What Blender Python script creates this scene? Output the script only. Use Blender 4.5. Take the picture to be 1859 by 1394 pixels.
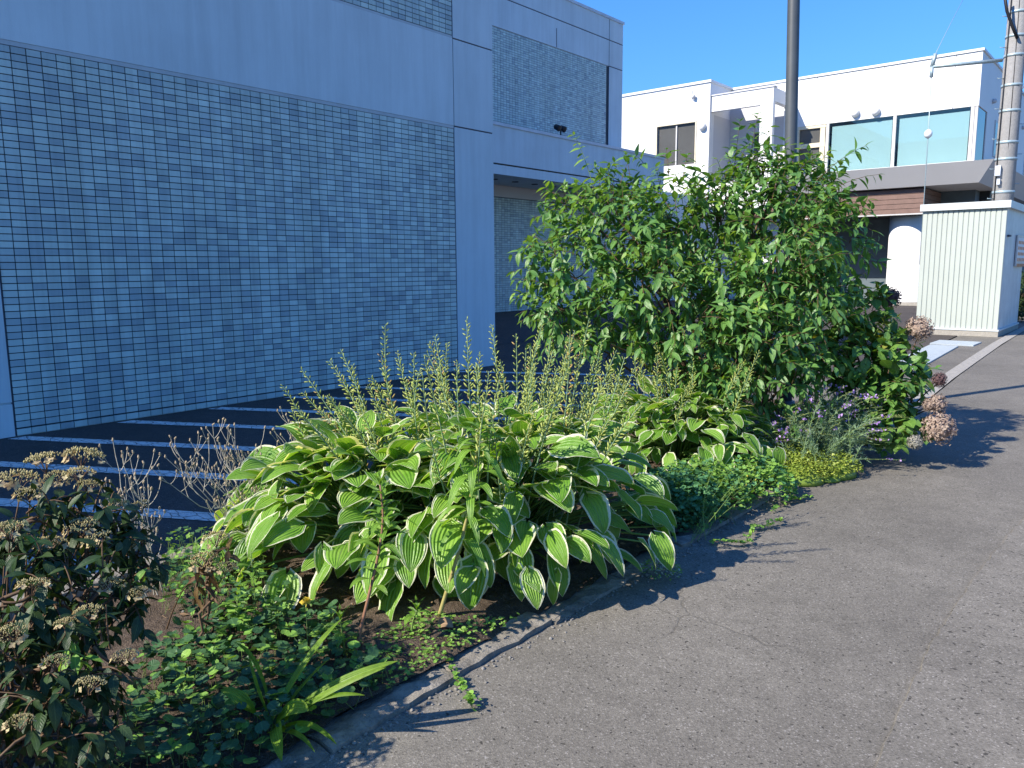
import bpy, math, random
import numpy as np
from mathutils import Vector, Matrix

scene = bpy.context.scene
for _o in list(bpy.data.objects):
    bpy.data.objects.remove(_o)
COL = scene.collection
rng = np.random.default_rng(7)
random.seed(7)

# ------------------------------------------------------------------ camera
W_, H_ = 1859.0, 1394.0
FPX = 1420.0
PITCH, YAW, ROLL, CAMH = math.radians(8.4), math.radians(40.0), math.radians(0.4), 1.55
_fw = np.array([-math.sin(YAW) * math.cos(PITCH), math.cos(YAW) * math.cos(PITCH), -math.sin(PITCH)])
_r = np.array([math.cos(YAW), math.sin(YAW), 0.0])
_u = np.cross(_r, _fw)
CR = math.cos(ROLL) * _r - math.sin(ROLL) * _u
CU = math.sin(ROLL) * _r + math.cos(ROLL) * _u
CF = _fw
CP = np.array([0.0, 0.0, CAMH])
cam_data = bpy.data.cameras.new('camera')
cam = bpy.data.objects.new('camera', cam_data)
COL.objects.link(cam)
cam_data.sensor_fit = 'HORIZONTAL'
cam_data.sensor_width = 36.0
cam_data.lens = FPX / W_ * 36.0
cam_data.clip_start = 0.02
cam_data.clip_end = 3000.0
cam.matrix_world = Matrix(((CR[0], CU[0], -CF[0], CP[0]), (CR[1], CU[1], -CF[1], CP[1]),
                           (CR[2], CU[2], -CF[2], CP[2]), (0, 0, 0, 1)))
scene.camera = cam

# ------------------------------------------------------------------ sky, sun, exposure
SUN_AZ, SUN_EL = math.radians(22.0), math.radians(39.0)      # direction the shadows run, height of the sun
world = bpy.data.worlds.new('World')
scene.world = world
world.use_nodes = True
_nt = world.node_tree
_sky = _nt.nodes.new('ShaderNodeTexSky')
_sky.sky_type = 'NISHITA'
_sky.sun_disc = False
_sky.sun_elevation = SUN_EL
_sky.sun_rotation = SUN_AZ + math.pi
_sky.altitude = 3000.0
_sky.air_density = 3.0
_sky.dust_density = 0.0
_sky.ozone_density = 10.0
_bg = [n for n in _nt.nodes if n.type == 'BACKGROUND'][0]
_tint = _nt.nodes.new('ShaderNodeMix')
_tint.data_type = 'RGBA'; _tint.blend_type = 'MULTIPLY'; _tint.inputs[0].default_value = 1.0
_tint.inputs[7].default_value = (0.27, 0.48, 0.82, 1.0)        # the deep azure of a clear autumn day
_nt.links.new(_sky.outputs[0], _tint.inputs[6])
_nt.links.new(_tint.outputs[2], _bg.inputs['Color'])
_bg.inputs['Strength'].default_value = 0.142
sun_data = bpy.data.lights.new('sun', 'SUN')
sun_data.energy = 4.6
sun_data.angle = math.radians(0.53)
sun_data.color = (1.0, 0.92, 0.80)
sun = bpy.data.objects.new('sun', sun_data)
COL.objects.link(sun)
_L = Vector((math.sin(SUN_AZ) * math.cos(SUN_EL), math.cos(SUN_AZ) * math.cos(SUN_EL), -math.sin(SUN_EL)))
sun.rotation_euler = _L.to_track_quat('-Z', 'Y').to_euler()
sun.location = (-10, -20, 25)
scene.view_settings.view_transform = 'Standard'
scene.view_settings.look = 'None'
scene.view_settings.exposure = 0.98
scene.view_settings.gamma = 1.0
scene.view_settings.use_curve_mapping = False
scene.cycles.max_bounces = 6
scene.cycles.transparent_max_bounces = 8

# ------------------------------------------------------------------ survey helpers (photo sight lines -> places)
def ray(u, v):
    d = CF * FPX + CR * (u - W_ / 2) - CU * (v - H_ / 2)
    return d
def at_d(u, v, depth):
    return CP + ray(u, v) / FPX * depth
def at_z(u, v, z=0.0):
    d = ray(u, v); return CP + d * ((z - CAMH) / d[2])
def at_x(u, v, x):
    d = ray(u, v); return CP + d * (x / d[0])
def at_y(u, v, y):
    d = ray(u, v); return CP + d * (y / d[1])
def nrm(a):
    a = np.asarray(a, float)
    return a / (np.linalg.norm(a, axis=-1, keepdims=True) + 1e-12)

# ------------------------------------------------------------------ mesh builder
class MB:
    def __init__(s):
        s.V = []; s.F = []; s.M = []; s.UV = []; s.R = []; s.n = 0; s.S = []
    def add(s, V, F, m=0, uv=None, rnd=0.5, smooth=True):
        V = np.asarray(V, float).reshape(-1, 3)
        s.V.append(V)
        for f in F:
            s.F.append([i + s.n for i in f])
        k = len(F)
        s.M += [m] * k; s.S += [smooth] * k
        s.UV.append(np.zeros((len(V), 2)) if uv is None else np.asarray(uv, float))
        s.R.append(np.full(len(V), rnd) if np.isscalar(rnd) else np.asarray(rnd, float))
        s.n += len(V)
        return s
    def box(s, x0, x1, y0, y1, z0, z1, m=0, rnd=0.5, skip=()):
        V = [(x0, y0, z0), (x1, y0, z0), (x1, y1, z0), (x0, y1, z0), (x0, y0, z1), (x1, y0, z1), (x1, y1, z1), (x0, y1, z1)]
        F = {'b': (3, 2, 1, 0), 't': (4, 5, 6, 7), 'f': (0, 1, 5, 4), 'r': (1, 2, 6, 5), 'k': (2, 3, 7, 6), 'l': (3, 0, 4, 7)}
        return s.add(V, [F[q] for q in F if q not in skip], m, None, rnd, False)
    def tube(s, P, R, sides=6, m=0, rnd=0.5, cap=True):
        P = np.asarray(P, float); n = len(P)
        R = np.full(n, R) if np.isscalar(R) else np.asarray(R, float)
        T = nrm(np.gradient(P, axis=0))
        ref = np.array([0.0, 0, 1]) if abs(T[0][2]) < 0.9 else np.array([1.0, 0, 0])
        A = nrm(np.cross(T, ref)); B = np.cross(T, A)
        a = np.arange(sides) * 2 * math.pi / sides
        V = (P[:, None, :] + R[:, None, None] * (np.cos(a)[None, :, None] * A[:, None, :] + np.sin(a)[None, :, None] * B[:, None, :])).reshape(-1, 3)
        F = [(i * sides + j, i * sides + (j + 1) % sides, (i + 1) * sides + (j + 1) % sides, (i + 1) * sides + j) for i in range(n - 1) for j in range(sides)]
        if cap:
            F += [tuple(range(sides))[::-1], tuple((n - 1) * sides + j for j in range(sides))]
        uv = np.zeros((len(V), 2)); uv[:, 0] = np.tile(a / 6.283, n); uv[:, 1] = np.repeat(np.linspace(0, 1, n), sides)
        return s.add(V, F, m, uv, rnd)
    def lathe(s, c, prof, sides=16, m=0, rnd=0.5, axis=None):
        V = []; a = np.arange(sides) * 2 * math.pi / sides
        ax = nrm(axis) if axis is not None else np.array([0, 0, 1.0])
        ref = np.array([1.0, 0, 0]) if abs(ax[0]) < 0.9 else np.array([0, 1.0, 0])
        e1 = nrm(np.cross(ax, ref)); e2 = np.cross(ax, e1)
        for r, z in prof:
            V.append(np.asarray(c) + z * ax + r * (np.cos(a)[:, None] * e1 + np.sin(a)[:, None] * e2))
        n = len(prof)
        F = [(i * sides + j, i * sides + (j + 1) % sides, (i + 1) * sides + (j + 1) % sides, (i + 1) * sides + j) for i in range(n - 1) for j in range(sides)]
        F += [tuple(range(sides))[::-1], tuple((n - 1) * sides + j for j in range(sides))]
        return s.add(np.concatenate(V), F, m, None, rnd)
    def inst(s, tpl, P, D, N, S, rnd, m=0, SX=None):
        """many copies of a small template: P base points, D along, N normal hint, S length"""
        tv, tf, tuv = tpl
        P = np.asarray(P, float).reshape(-1, 3); k = len(P)
        if k == 0: return s
        D = nrm(np.asarray(D, float).reshape(-1, 3)); N = np.asarray(N, float).reshape(-1, 3)
        X = nrm(np.cross(D, N)); Z = np.cross(X, D)
        S = np.broadcast_to(np.asarray(S, float), (k,)); SX = S if SX is None else np.broadcast_to(np.asarray(SX, float), (k,))
        V = P[:, None, :] + SX[:, None, None] * tv[None, :, 0:1] * X[:, None, :] + S[:, None, None] * (tv[None, :, 1:2] * D[:, None, :] + tv[None, :, 2:3] * Z[:, None, :])
        nv = len(tv); off = np.arange(k) * nv + s.n
        for f in tf:
            pass
        F = []
        for o in off:
            F += [[i + o for i in f] for f in tf]
        s.V.append(V.reshape(-1, 3)); s.F += F; s.M += [m] * len(F); s.S += [True] * len(F)
        s.UV.append(np.tile(tuv, (k, 1))); s.R.append(np.repeat(np.broadcast_to(np.asarray(rnd, float), (k,)), nv))
        s.n += k * nv
        return s
    def mesh(s, name, mats, origin=(0, 0, 0)):
        V = np.concatenate(s.V) - np.asarray(origin, float)
        me = bpy.data.meshes.new(name)
        nl = np.array([len(f) for f in s.F], dtype=np.int32)
        li = np.array([i for f in s.F for i in f], dtype=np.int32)
        me.vertices.add(len(V)); me.vertices.foreach_set('co', V.astype(np.float32).ravel())
        me.loops.add(len(li)); me.loops.foreach_set('vertex_index', li)
        me.polygons.add(len(nl))
        me.polygons.foreach_set('loop_start', np.concatenate([[0], np.cumsum(nl)[:-1]]).astype(np.int32))
        me.polygons.foreach_set('material_index', np.array(s.M, dtype=np.int32))
        me.polygons.foreach_set('use_smooth', np.array(s.S, dtype=bool))
        UV = np.concatenate(s.UV)
        uvl = me.uv_layers.new(name='UVMap')
        uvl.data.foreach_set('uv', UV[li].astype(np.float32).ravel())
        at = me.attributes.new('rnd', 'FLOAT', 'POINT')
        at.data.foreach_set('value', np.concatenate(s.R).astype(np.float32))
        for m in (mats if isinstance(mats, (list, tuple)) else [mats]):
            me.materials.append(m)
        me.update(calc_edges=True)
        return me
    def build(s, name, mats, parent=None, **tags):
        if s.n == 0: return None
        org = PLOC.get(parent.name, (0, 0, 0)) if parent is not None else (0, 0, 0)
        o = bpy.data.objects.new(name, s.mesh(name, mats, org))
        COL.objects.link(o)
        if parent is not None:
            o.parent = parent; PLOC[o.name] = org
        for k, v in tags.items():
            o[k] = v
        return o

PLOC = {}
def thing(name, loc, label, category, group=None):
    o = bpy.data.objects.new(name, None)
    o.location = loc; o.empty_display_size = 0.1
    COL.objects.link(o); PLOC[o.name] = tuple(loc)
    o['label'] = label; o['category'] = category
    if group: o['group'] = group
    return o
def share(name, mesh, parent, loc=(0, 0, 0), **tags):
    o = bpy.data.objects.new(name, mesh); COL.objects.link(o); o.parent = parent; o.location = loc
    for k, v in tags.items(): o[k] = v
    return o

# ------------------------------------------------------------------ materials
def new_mat(name):
    m = bpy.data.materials.new(name); m.use_nodes = True
    nt = m.node_tree; b = nt.nodes['Principled BSDF']
    return m, nt, b
def nd(nt, t, **kw):
    n = nt.nodes.new(t)
    for k, v in kw.items():
        if k.startswith('i_'): n.inputs[k[2:].replace('_', ' ')].default_value = v
        else: setattr(n, k, v)
    return n
def ramp(nt, fac, stops):
    n = nt.nodes.new('ShaderNodeValToRGB'); e = n.color_ramp.elements
    while len(e) < len(stops): e.new(0.5)
    for q, (p, c) in zip(e, stops):
        q.position = p; q.color = (c[0], c[1], c[2], 1) if hasattr(c, '__len__') else (c, c, c, 1)
    nt.links.new(fac, n.inputs['Fac']); return n.outputs['Color']
def mixc(nt, fac, a, b, mode='MIX'):
    n = nt.nodes.new('ShaderNodeMix'); n.data_type = 'RGBA'; n.blend_type = mode
    for s, v in ((n.inputs[0], fac), (n.inputs[6], a), (n.inputs[7], b)):
        if hasattr(v, 'is_linked'): nt.links.new(v, s)
        elif hasattr(v, '__len__'): s.default_value = (v[0], v[1], v[2], 1)
        else: s.default_value = v
    return n.outputs[2]
def math_(nt, op, a, b=None, clamp=False):
    n = nt.nodes.new('ShaderNodeMath'); n.operation = op; n.use_clamp = clamp
    for s, v in zip(n.inputs, (a, b)):
        if v is None: continue
        if hasattr(v, 'is_linked'): nt.links.new(v, s)
        else: s.default_value = v
    return n.outputs[0]
def noise(nt, co, scale, detail=3, rough=0.5, out='Fac'):
    n = nt.nodes.new('ShaderNodeTexNoise'); n.inputs['Scale'].default_value = scale
    n.inputs['Detail'].default_value = detail; n.inputs['Roughness'].default_value = rough
    if co is not None: nt.links.new(co, n.inputs['Vector'])
    return n.outputs[out]
def coords(nt, kind='Object'):
    return nt.nodes.new('ShaderNodeTexCoord').outputs[kind]
def scaled(nt, co, sx, sy, sz):
    n = nt.nodes.new('ShaderNodeMapping'); n.inputs['Scale'].default_value = (sx, sy, sz)
    nt.links.new(co, n.inputs['Vector']); return n.outputs[0]
def bump(nt, b, h, strength, dist):
    n = nt.nodes.new('ShaderNodeBump'); n.inputs['Strength'].default_value = strength; n.inputs['Distance'].default_value = dist
    nt.links.new(h, n.inputs['Height']); nt.links.new(n.outputs[0], b.inputs['Normal']); return n
def geo_pos(nt):
    return nt.nodes.new('ShaderNodeNewGeometry').outputs['Position']

def mat_plain(name, col, rough=0.6, var=0.12, scale=3.0, spec=0.4, metal=0.0, bmp=0.0, bscale=80):
    m, nt, b = new_mat(name); p = geo_pos(nt)
    f = noise(nt, p, scale, 5, 0.6)
    lo = [c * (1 - var) for c in col]; hi = [min(1, c * (1 + var)) for c in col]
    nt.links.new(ramp(nt, f, [(0.3, lo), (0.7, hi)]), b.inputs['Base Color'])
    b.inputs['Roughness'].default_value = rough; b.inputs['Specular IOR Level'].default_value = spec
    b.inputs['Metallic'].default_value = metal
    if bmp: bump(nt, b, noise(nt, p, bscale, 4, 0.6), bmp, 0.004)
    return m

def mat_leaf(name, c1, c2, trans=0.3, rough=0.42, spec=0.45, tint=(1.5, 1.35, 0.45), midrib=0.25, nscale=60, bmp=0.25, ribs=0):
    m, nt, b = new_mat(name)
    a = nd(nt, 'ShaderNodeAttribute', attribute_name='rnd')
    col = mixc(nt, a.outputs['Fac'], c1, c2)
    p = geo_pos(nt); f = noise(nt, p, nscale, 3, 0.6)
    col = mixc(nt, 0.35, col, ramp(nt, f, [(0.3, [x * 0.55 for x in c1]), (0.7, [min(1, x * 1.35) for x in c2])]))
    uv = nd(nt, 'ShaderNodeUVMap'); sx = nd(nt, 'ShaderNodeSeparateXYZ'); nt.links.new(uv.outputs[0], sx.inputs[0])
    t = math_(nt, 'ABSOLUTE', math_(nt, 'SUBTRACT', sx.outputs[0], 0.5))
    if midrib:
        rib = ramp(nt, t, [(0.015, 1.0), (0.06, 0.0)])
        col = mixc(nt, math_(nt, 'MULTIPLY', rib, midrib), col, [min(1, x * 2.2 + 0.03) for x in c2])
    if ribs:
        s = math_(nt, 'SINE', math_(nt, 'MULTIPLY', sx.outputs[0], ribs * 6.283))
        col = mixc(nt, math_(nt, 'MULTIPLY', math_(nt, 'ADD', s, 1.0), 0.16), col, [x * 0.4 for x in c1])
        bump(nt, b, s, 0.6, 0.002)
    elif bmp:
        # side veins: chevrons running from the midrib
        ch = math_(nt, 'SINE', math_(nt, 'MULTIPLY', math_(nt, 'SUBTRACT', sx.outputs[1], math_(nt, 'MULTIPLY', t, 0.7)), 50.0))
        bump(nt, b, ch, bmp, 0.002)
    nt.links.new(col, b.inputs['Base Color'])
    b.inputs['Roughness'].default_value = rough; b.inputs['Specular IOR Level'].default_value = spec
    tr = nd(nt, 'ShaderNodeBsdfTranslucent')
    nt.links.new(mixc(nt, 1.0, col, tint, 'MULTIPLY'), tr.inputs['Color'])
    mx = nd(nt, 'ShaderNodeMixShader'); mx.inputs[0].default_value = trans
    nt.links.new(b.outputs[0], mx.inputs[1]); nt.links.new(tr.outputs[0], mx.inputs[2])
    nt.links.new(mx.outputs[0], nt.nodes['Material Output'].inputs['Surface'])
    return m

def mat_hosta():
    m, nt, b = new_mat('hosta_blade')
    a = nd(nt, 'ShaderNodeAttribute', attribute_name='rnd')
    p = geo_pos(nt)
    uv = nd(nt, 'ShaderNodeUVMap'); sx = nd(nt, 'ShaderNodeSeparateXYZ'); nt.links.new(uv.outputs[0], sx.inputs[0])
    u = math_(nt, 'MULTIPLY', math_(nt, 'SUBTRACT', sx.outputs[0], 0.5), 2.0)
    t = math_(nt, 'ABSOLUTE', u)
    green = mixc(nt, a.outputs['Fac'], (0.125, 0.30, 0.03), (0.25, 0.45, 0.06))
    blot = noise(nt, p, 14, 4, 0.6)
    green = mixc(nt, ramp(nt, blot, [(0.42, 0.0), (0.62, 0.6)]), green, (0.26, 0.44, 0.075))
    # parallel veins: lighter ribs, dark grooves
    vein = math_(nt, 'SINE', math_(nt, 'MULTIPLY', u, 28.0))
    green = mixc(nt, ramp(nt, vein, [(0.0, 0.0), (0.12, 0.0), (0.5, 0.0), (1.0, 0.0)]), green, (0.2, 0.35, 0.09))
    green = mixc(nt, math_(nt, 'MULTIPLY', ramp(nt, math_(nt, 'ADD', math_(nt, 'MULTIPLY', vein, 0.5), 0.5), [(0.0, 1.0), (0.35, 0.0)]), 0.45), green, (0.075, 0.20, 0.022))
    mid = ramp(nt, t, [(0.012, 1.0), (0.05, 0.0)])
    green = mixc(nt, math_(nt, 'MULTIPLY', mid, 0.6), green, (0.34, 0.48, 0.17))
    # cream margin with feathered inner edge, different on every leaf
    cv = nd(nt, 'ShaderNodeCombineXYZ')
    nt.links.new(math_(nt, 'MULTIPLY', u, 9.0), cv.inputs[0]); nt.links.new(math_(nt, 'MULTIPLY', sx.outputs[1], 9.0), cv.inputs[1])
    nt.links.new(math_(nt, 'MULTIPLY', a.outputs['Fac'], 37.0), cv.inputs[2])
    j = noise(nt, cv.outputs[0], 1.0, 4, 0.65)
    edge = math_(nt, 'ADD', t, math_(nt, 'MULTIPLY', math_(nt, 'SUBTRACT', j, 0.5), 0.34))
    edge = math_(nt, 'ADD', edge, math_(nt, 'MULTIPLY', math_(nt, 'POWER', sx.outputs[1], 6.0), 0.12))
    edge = math_(nt, 'ADD', edge, math_(nt, 'MULTIPLY', math_(nt, 'SUBTRACT', math_(nt, 'FRACT', math_(nt, 'MULTIPLY', a.outputs['Fac'], 7.3)), 0.5), 0.16))
    mar = ramp(nt, edge, [(0.83, 0.0), (0.87, 1.0)])
    cream = mixc(nt, noise(nt, p, 30, 3), (0.68, 0.70, 0.44), (0.84, 0.83, 0.68))
    col = mixc(nt, mar, green, cream)
    # a little scorching near some tips
    sc = math_(nt, 'MULTIPLY', ramp(nt, noise(nt, p, 22, 4, 0.7), [(0.66, 0.0), (0.72, 1.0)]), ramp(nt, t, [(0.6, 0.0), (0.95, 0.6)]))
    col = mixc(nt, sc, col, (0.28, 0.13, 0.04))
    nt.links.new(col, b.inputs['Base Color'])
    b.inputs['Roughness'].default_value = 0.38; b.inputs['Specular IOR Level'].default_value = 0.45
    puck = noise(nt, p, 75, 3, 0.6)
    h = math_(nt, 'ADD', vein, math_(nt, 'MULTIPLY', puck, 1.8))
    bump(nt, b, h, 0.75, 0.0028)
    tr = nd(nt, 'ShaderNodeBsdfTranslucent')
    nt.links.new(mixc(nt, 1.0, col, (1.5, 1.4, 0.5), 'MULTIPLY'), tr.inputs['Color'])
    mx = nd(nt, 'ShaderNodeMixShader'); mx.inputs[0].default_value = 0.36
    nt.links.new(b.outputs[0], mx.inputs[1]); nt.links.new(tr.outputs[0], mx.inputs[2])
    nt.links.new(mx.outputs[0], nt.nodes['Material Output'].inputs['Surface'])
    return m

def mat_asphalt(name, base, stone, crack=True, wear=0.12):
    m, nt, b = new_mat(name); p = geo_pos(nt)
    vor = nd(nt, 'ShaderNodeTexVoronoi', feature='F1'); vor.inputs['Scale'].default_value = 190; nt.links.new(p, vor.inputs['Vector'])
    vcol = nd(nt, 'ShaderNodeSeparateColor'); nt.links.new(vor.outputs['Color'], vcol.inputs[0])
    col = ramp(nt, vcol.outputs[0], [(0.0, [c * 0.72 for c in base]), (0.5, base), (0.92, [c * 1.18 for c in base]), (0.99, stone)])
    big = noise(nt, p, 0.9, 5, 0.6)
    col = mixc(nt, 1.0, col, ramp(nt, big, [(0.3, 1 - wear), (0.7, 1 + wear)]), 'MULTIPLY')
    st_ = noise(nt, p, 0.33, 5, 0.7)
    col = mixc(nt, 1.0, col, ramp(nt, st_, [(0.38, 0.86), (0.62, 1.08)]), 'MULTIPLY')
    mid = noise(nt, p, 9, 5, 0.7)
    col = mixc(nt, 1.0, col, ramp(nt, mid, [(0.3, 0.86), (0.7, 1.12)]), 'MULTIPLY')
    pit = noise(nt, p, 48, 2, 0.5)
    pm = ramp(nt, pit, [(0.645, 0.0), (0.69, 1.0)])
    col = mixc(nt, pm, col, [c * 0.32 for c in base])
    wh = nd(nt, 'ShaderNodeTexVoronoi', feature='F1'); wh.inputs['Scale'].default_value = 34; nt.links.new(p, wh.inputs['Vector'])
    wsep = nd(nt, 'ShaderNodeSeparateColor'); nt.links.new(wh.outputs['Color'], wsep.inputs[0])
    wm = math_(nt, 'MULTIPLY', ramp(nt, wsep.outputs[1], [(0.965, 0.0), (0.972, 1.0)]), ramp(nt, wh.outputs['Distance'], [(0.10, 1.0), (0.16, 0.0)]))
    col = mixc(nt, wm, col, (0.34, 0.32, 0.29))
    hgt = math_(nt, 'SUBTRACT', math_(nt, 'ADD', vor.outputs['Distance'], math_(nt, 'MULTIPLY', mid, 0.5)), math_(nt, 'MULTIPLY', pm, 0.6))
    if crack:
        cn = noise(nt, p, 1.3, 4, 0.6, 'Color')
        wp = nd(nt, 'ShaderNodeMix', data_type='VECTOR'); wp.inputs[0].default_value = 0.35
        nt.links.new(p, wp.inputs[4]); nt.links.new(cn, wp.inputs[5])
        ck = nd(nt, 'ShaderNodeTexVoronoi', feature='DISTANCE_TO_EDGE'); ck.inputs['Scale'].default_value = 0.75; nt.links.new(wp.outputs[1], ck.inputs['Vector'])
        gate = ramp(nt, noise(nt, p, 0.8, 2), [(0.5, 0.0), (0.6, 1.0)])
        cm = math_(nt, 'MULTIPLY', ramp(nt, ck.outputs['Distance'], [(0.0008, 1.0), (0.003, 0.0)]), gate)
        col = mixc(nt, math_(nt, 'MULTIPLY', cm, 0.45), col, [c * 0.3 for c in base])
        hgt = math_(nt, 'SUBTRACT', hgt, cm)
    nt.links.new(col, b.inputs['Base Color'])
    b.inputs['Roughness'].default_value = 0.88; b.inputs['Specular IOR Level'].default_value = 0.25
    bump(nt, b, hgt, 0.30, 0.004)
    return m

def mat_stucco(name, col):
    m, nt, b = new_mat(name); p = geo_pos(nt)
    c = ramp(nt, noise(nt, p, 0.7, 6, 0.65), [(0.3, [x * 0.93 for x in col]), (0.7, [x * 1.06 for x in col])])
    st = noise(nt, scaled(nt, p, 5, 5, 0.35), 1.0, 5, 0.7)
    c = mixc(nt, 1.0, c, ramp(nt, st, [(0.35, 0.93), (0.6, 1.03)]), 'MULTIPLY')
    ck = noise(nt, scaled(nt, p, 1, 1, 1), 1.1, 4, 0.6, 'Color')
    nt.links.new(c, b.inputs['Base Color'])
    b.inputs['Roughness'].default_value = 0.85; b.inputs['Specular IOR Level'].default_value = 0.25
    bump(nt, b, noise(nt, p, 90, 4, 0.6), 0.25, 0.004)
    return m

def mat_tile(name, col):
    m, nt, b = new_mat(name); p = geo_pos(nt)
    st = noise(nt, scaled(nt, p, 8, 8, 260), 1.0, 3, 0.6)
    oi = nd(nt, 'ShaderNodeAttribute', attribute_name='rnd')
    c = mixc(nt, st, [x * 0.86 for x in col], [min(1, x * 1.12) for x in col])
    c = mixc(nt, 1.0, c, ramp(nt, oi.outputs['Fac'], [(0.0, 0.9), (1.0, 1.1)]), 'MULTIPLY')
    c = mixc(nt, 1.0, c, ramp(nt, noise(nt, scaled(nt, p, 2, 2, 0.4), 1.0, 4), [(0.3, 0.90), (0.7, 1.06)]), 'MULTIPLY')
    c = mixc(nt, 1.0, c, ramp(nt, noise(nt, scaled(nt, p, 4, 7, 0.25), 1.0, 5, 0.7), [(0.38, 0.86), (0.58, 1.02)]), 'MULTIPLY')
    nt.links.new(c, b.inputs['Base Color'])
    b.inputs['Roughness'].default_value = 0.5; b.inputs['Specular IOR Level'].default_value = 0.4
    bump(nt, b, st, 0.2, 0.002)
    return m

def mat_soil():
    m, nt, b = new_mat('soil_mat'); p = geo_pos(nt)
    f = noise(nt, p, 22, 6, 0.7); g = noise(nt, p, 140, 3, 0.6)
    c = ramp(nt, f, [(0.3, (0.05, 0.036, 0.026)), (0.6, (0.12, 0.09, 0.066)), (0.8, (0.19, 0.15, 0.115))])
    c = mixc(nt, ramp(nt, g, [(0.62, 0.0), (0.7, 0.8)]), c, (0.3, 0.26, 0.21))
    nt.links.new(c, b.inputs['Base Color']); b.inputs['Roughness'].default_value = 0.95; b.inputs['Specular IOR Level'].default_value = 0.15
    bump(nt, b, math_(nt, 'ADD', f, math_(nt, 'MULTIPLY', g, 0.6)), 1.0, 0.02)
    return m

def mat_concrete(name, col, dirt=0.5):
    m, nt, b = new_mat(name); p = geo_pos(nt)
    f = noise(nt, p, 14, 6, 0.75); g = noise(nt, p, 90, 4, 0.7)
    c = ramp(nt, f, [(0.28, [x * (1 - dirt) for x in col]), (0.6, col), (0.8, [min(1, x * 1.25) for x in col])])
    c = mixc(nt, ramp(nt, g, [(0.55, 0.0), (0.68, 0.6)]), c, [x * 0.4 for x in col])
    nt.links.new(c, b.inputs['Base Color']); b.inputs['Roughness'].default_value = 0.92; b.inputs['Specular IOR Level'].default_value = 0.2
    bump(nt, b, math_(nt, 'ADD', f, g), 0.8, 0.008)
    return m

def mat_glass(name, tint, refl=0.12):
    m, nt, b = new_mat(name)
    nt.nodes.remove(b)
    tr = nd(nt, 'ShaderNodeBsdfTransparent'); tr.inputs[0].default_value = (*tint, 1)
    gl = nd(nt, 'ShaderNodeBsdfGlossy'); gl.inputs['Roughness'].default_value = 0.02
    lw = nd(nt, 'ShaderNodeLayerWeight')
    mx = nd(nt, 'ShaderNodeMixShader')
    nt.links.new(math_(nt, 'ADD', math_(nt, 'MULTIPLY', math_(nt, 'POWER', lw.outputs['Facing'], 4.0), 0.8), refl, True), mx.inputs[0])
    nt.links.new(tr.outputs[0], mx.inputs[1]); nt.links.new(gl.outputs[0], mx.inputs[2])
    nt.links.new(mx.outputs[0], nt.nodes['Material Output'].inputs['Surface'])
    return m

M = {}
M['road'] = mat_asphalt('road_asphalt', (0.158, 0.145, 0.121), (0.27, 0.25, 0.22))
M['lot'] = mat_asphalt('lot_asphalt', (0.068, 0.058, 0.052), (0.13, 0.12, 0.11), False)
M['ground'] = mat_asphalt('far_ground_asphalt', (0.148, 0.132, 0.107), (0.26, 0.235, 0.20), False)
M['paint'] = mat_concrete('worn_road_paint', (0.74, 0.72, 0.68), 0.3)
_n = M['paint'].node_tree; _b = _n.nodes['Principled BSDF']; _src = _b.inputs['Base Color'].links[0].from_socket; _p = geo_pos(_n)
_cr = nd(_n, 'ShaderNodeTexVoronoi', feature='DISTANCE_TO_EDGE'); _cr.inputs['Scale'].default_value = 9.0; _n.links.new(scaled(_n, _p, 0.7, 1.4, 1), _cr.inputs['Vector'])
_wear = math_(_n, 'MAXIMUM', ramp(_n, _cr.outputs['Distance'], [(0.02, 0.8), (0.05, 0.0)]), ramp(_n, noise(_n, _p, 30, 5, 0.7), [(0.56, 0.0), (0.64, 0.8)]))
_n.links.new(mixc(_n, _wear, _src, (0.12, 0.11, 0.10)), _b.inputs['Base Color'])
M['soil'] = mat_soil()
M['kerb'] = mat_concrete('old_kerb_concrete', (0.27, 0.245, 0.205), 0.65)
M['gutter'] = mat_concrete('pale_gutter_concrete', (0.36, 0.34, 0.30), 0.3)
M['stucco'] = mat_stucco('blue_grey_render', (0.545, 0.635, 0.68))
M['joint'] = mat_plain('dark_sealant', (0.06, 0.07, 0.10), 0.7)
M['mortar'] = mat_plain('dark_mortar', (0.04, 0.05, 0.065), 0.9)
M['tiles'] = [mat_tile('tile_pale', (0.50, 0.62, 0.60)), mat_tile('tile_mid', (0.455, 0.57, 0.56)), mat_tile('tile_dull', (0.41, 0.515, 0.525)), mat_tile('tile_dark', (0.345, 0.44, 0.47))]
M['trim'] = mat_plain('tile_edge_trim', (0.42, 0.47, 0.50), 0.5)
M['coping'] = mat_plain('pale_metal_coping', (0.50, 0.54, 0.60), 0.45)
M['white'] = mat_plain('white_cladding', (0.68, 0.68, 0.67), 0.55, 0.03, 0.8)
M['greywhite'] = mat_plain('light_grey_cladding', (0.50, 0.50, 0.51), 0.6, 0.03, 0.8)
M['brown'] = mat_plain('brown_siding', (0.17, 0.105, 0.085), 0.55, 0.12, 6)
M['dark'] = mat_plain('dark_interior', (0.02, 0.02, 0.022), 0.6)
M['darkglass'] = mat_plain('dark_window_glass', (0.03, 0.034, 0.036), 0.08, 0.05, 1, 0.6)
M['greywin'] = mat_plain('smoky_window_glass', (0.085, 0.085, 0.08), 0.12, 0.1, 1, 0.5)
M['cream'] = mat_plain('cream_window_frame', (0.62, 0.55, 0.40), 0.5)
M['metal'] = mat_plain('brushed_frame_metal', (0.48, 0.47, 0.46), 0.45)
M['glass'] = mat_glass('aqua_glass', (0.88, 0.975, 0.98), 0.06)
M['blind'] = mat_plain('pale_roller_blind', (0.40, 0.44, 0.44), 0.8, 0.03, 0.5)
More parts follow.
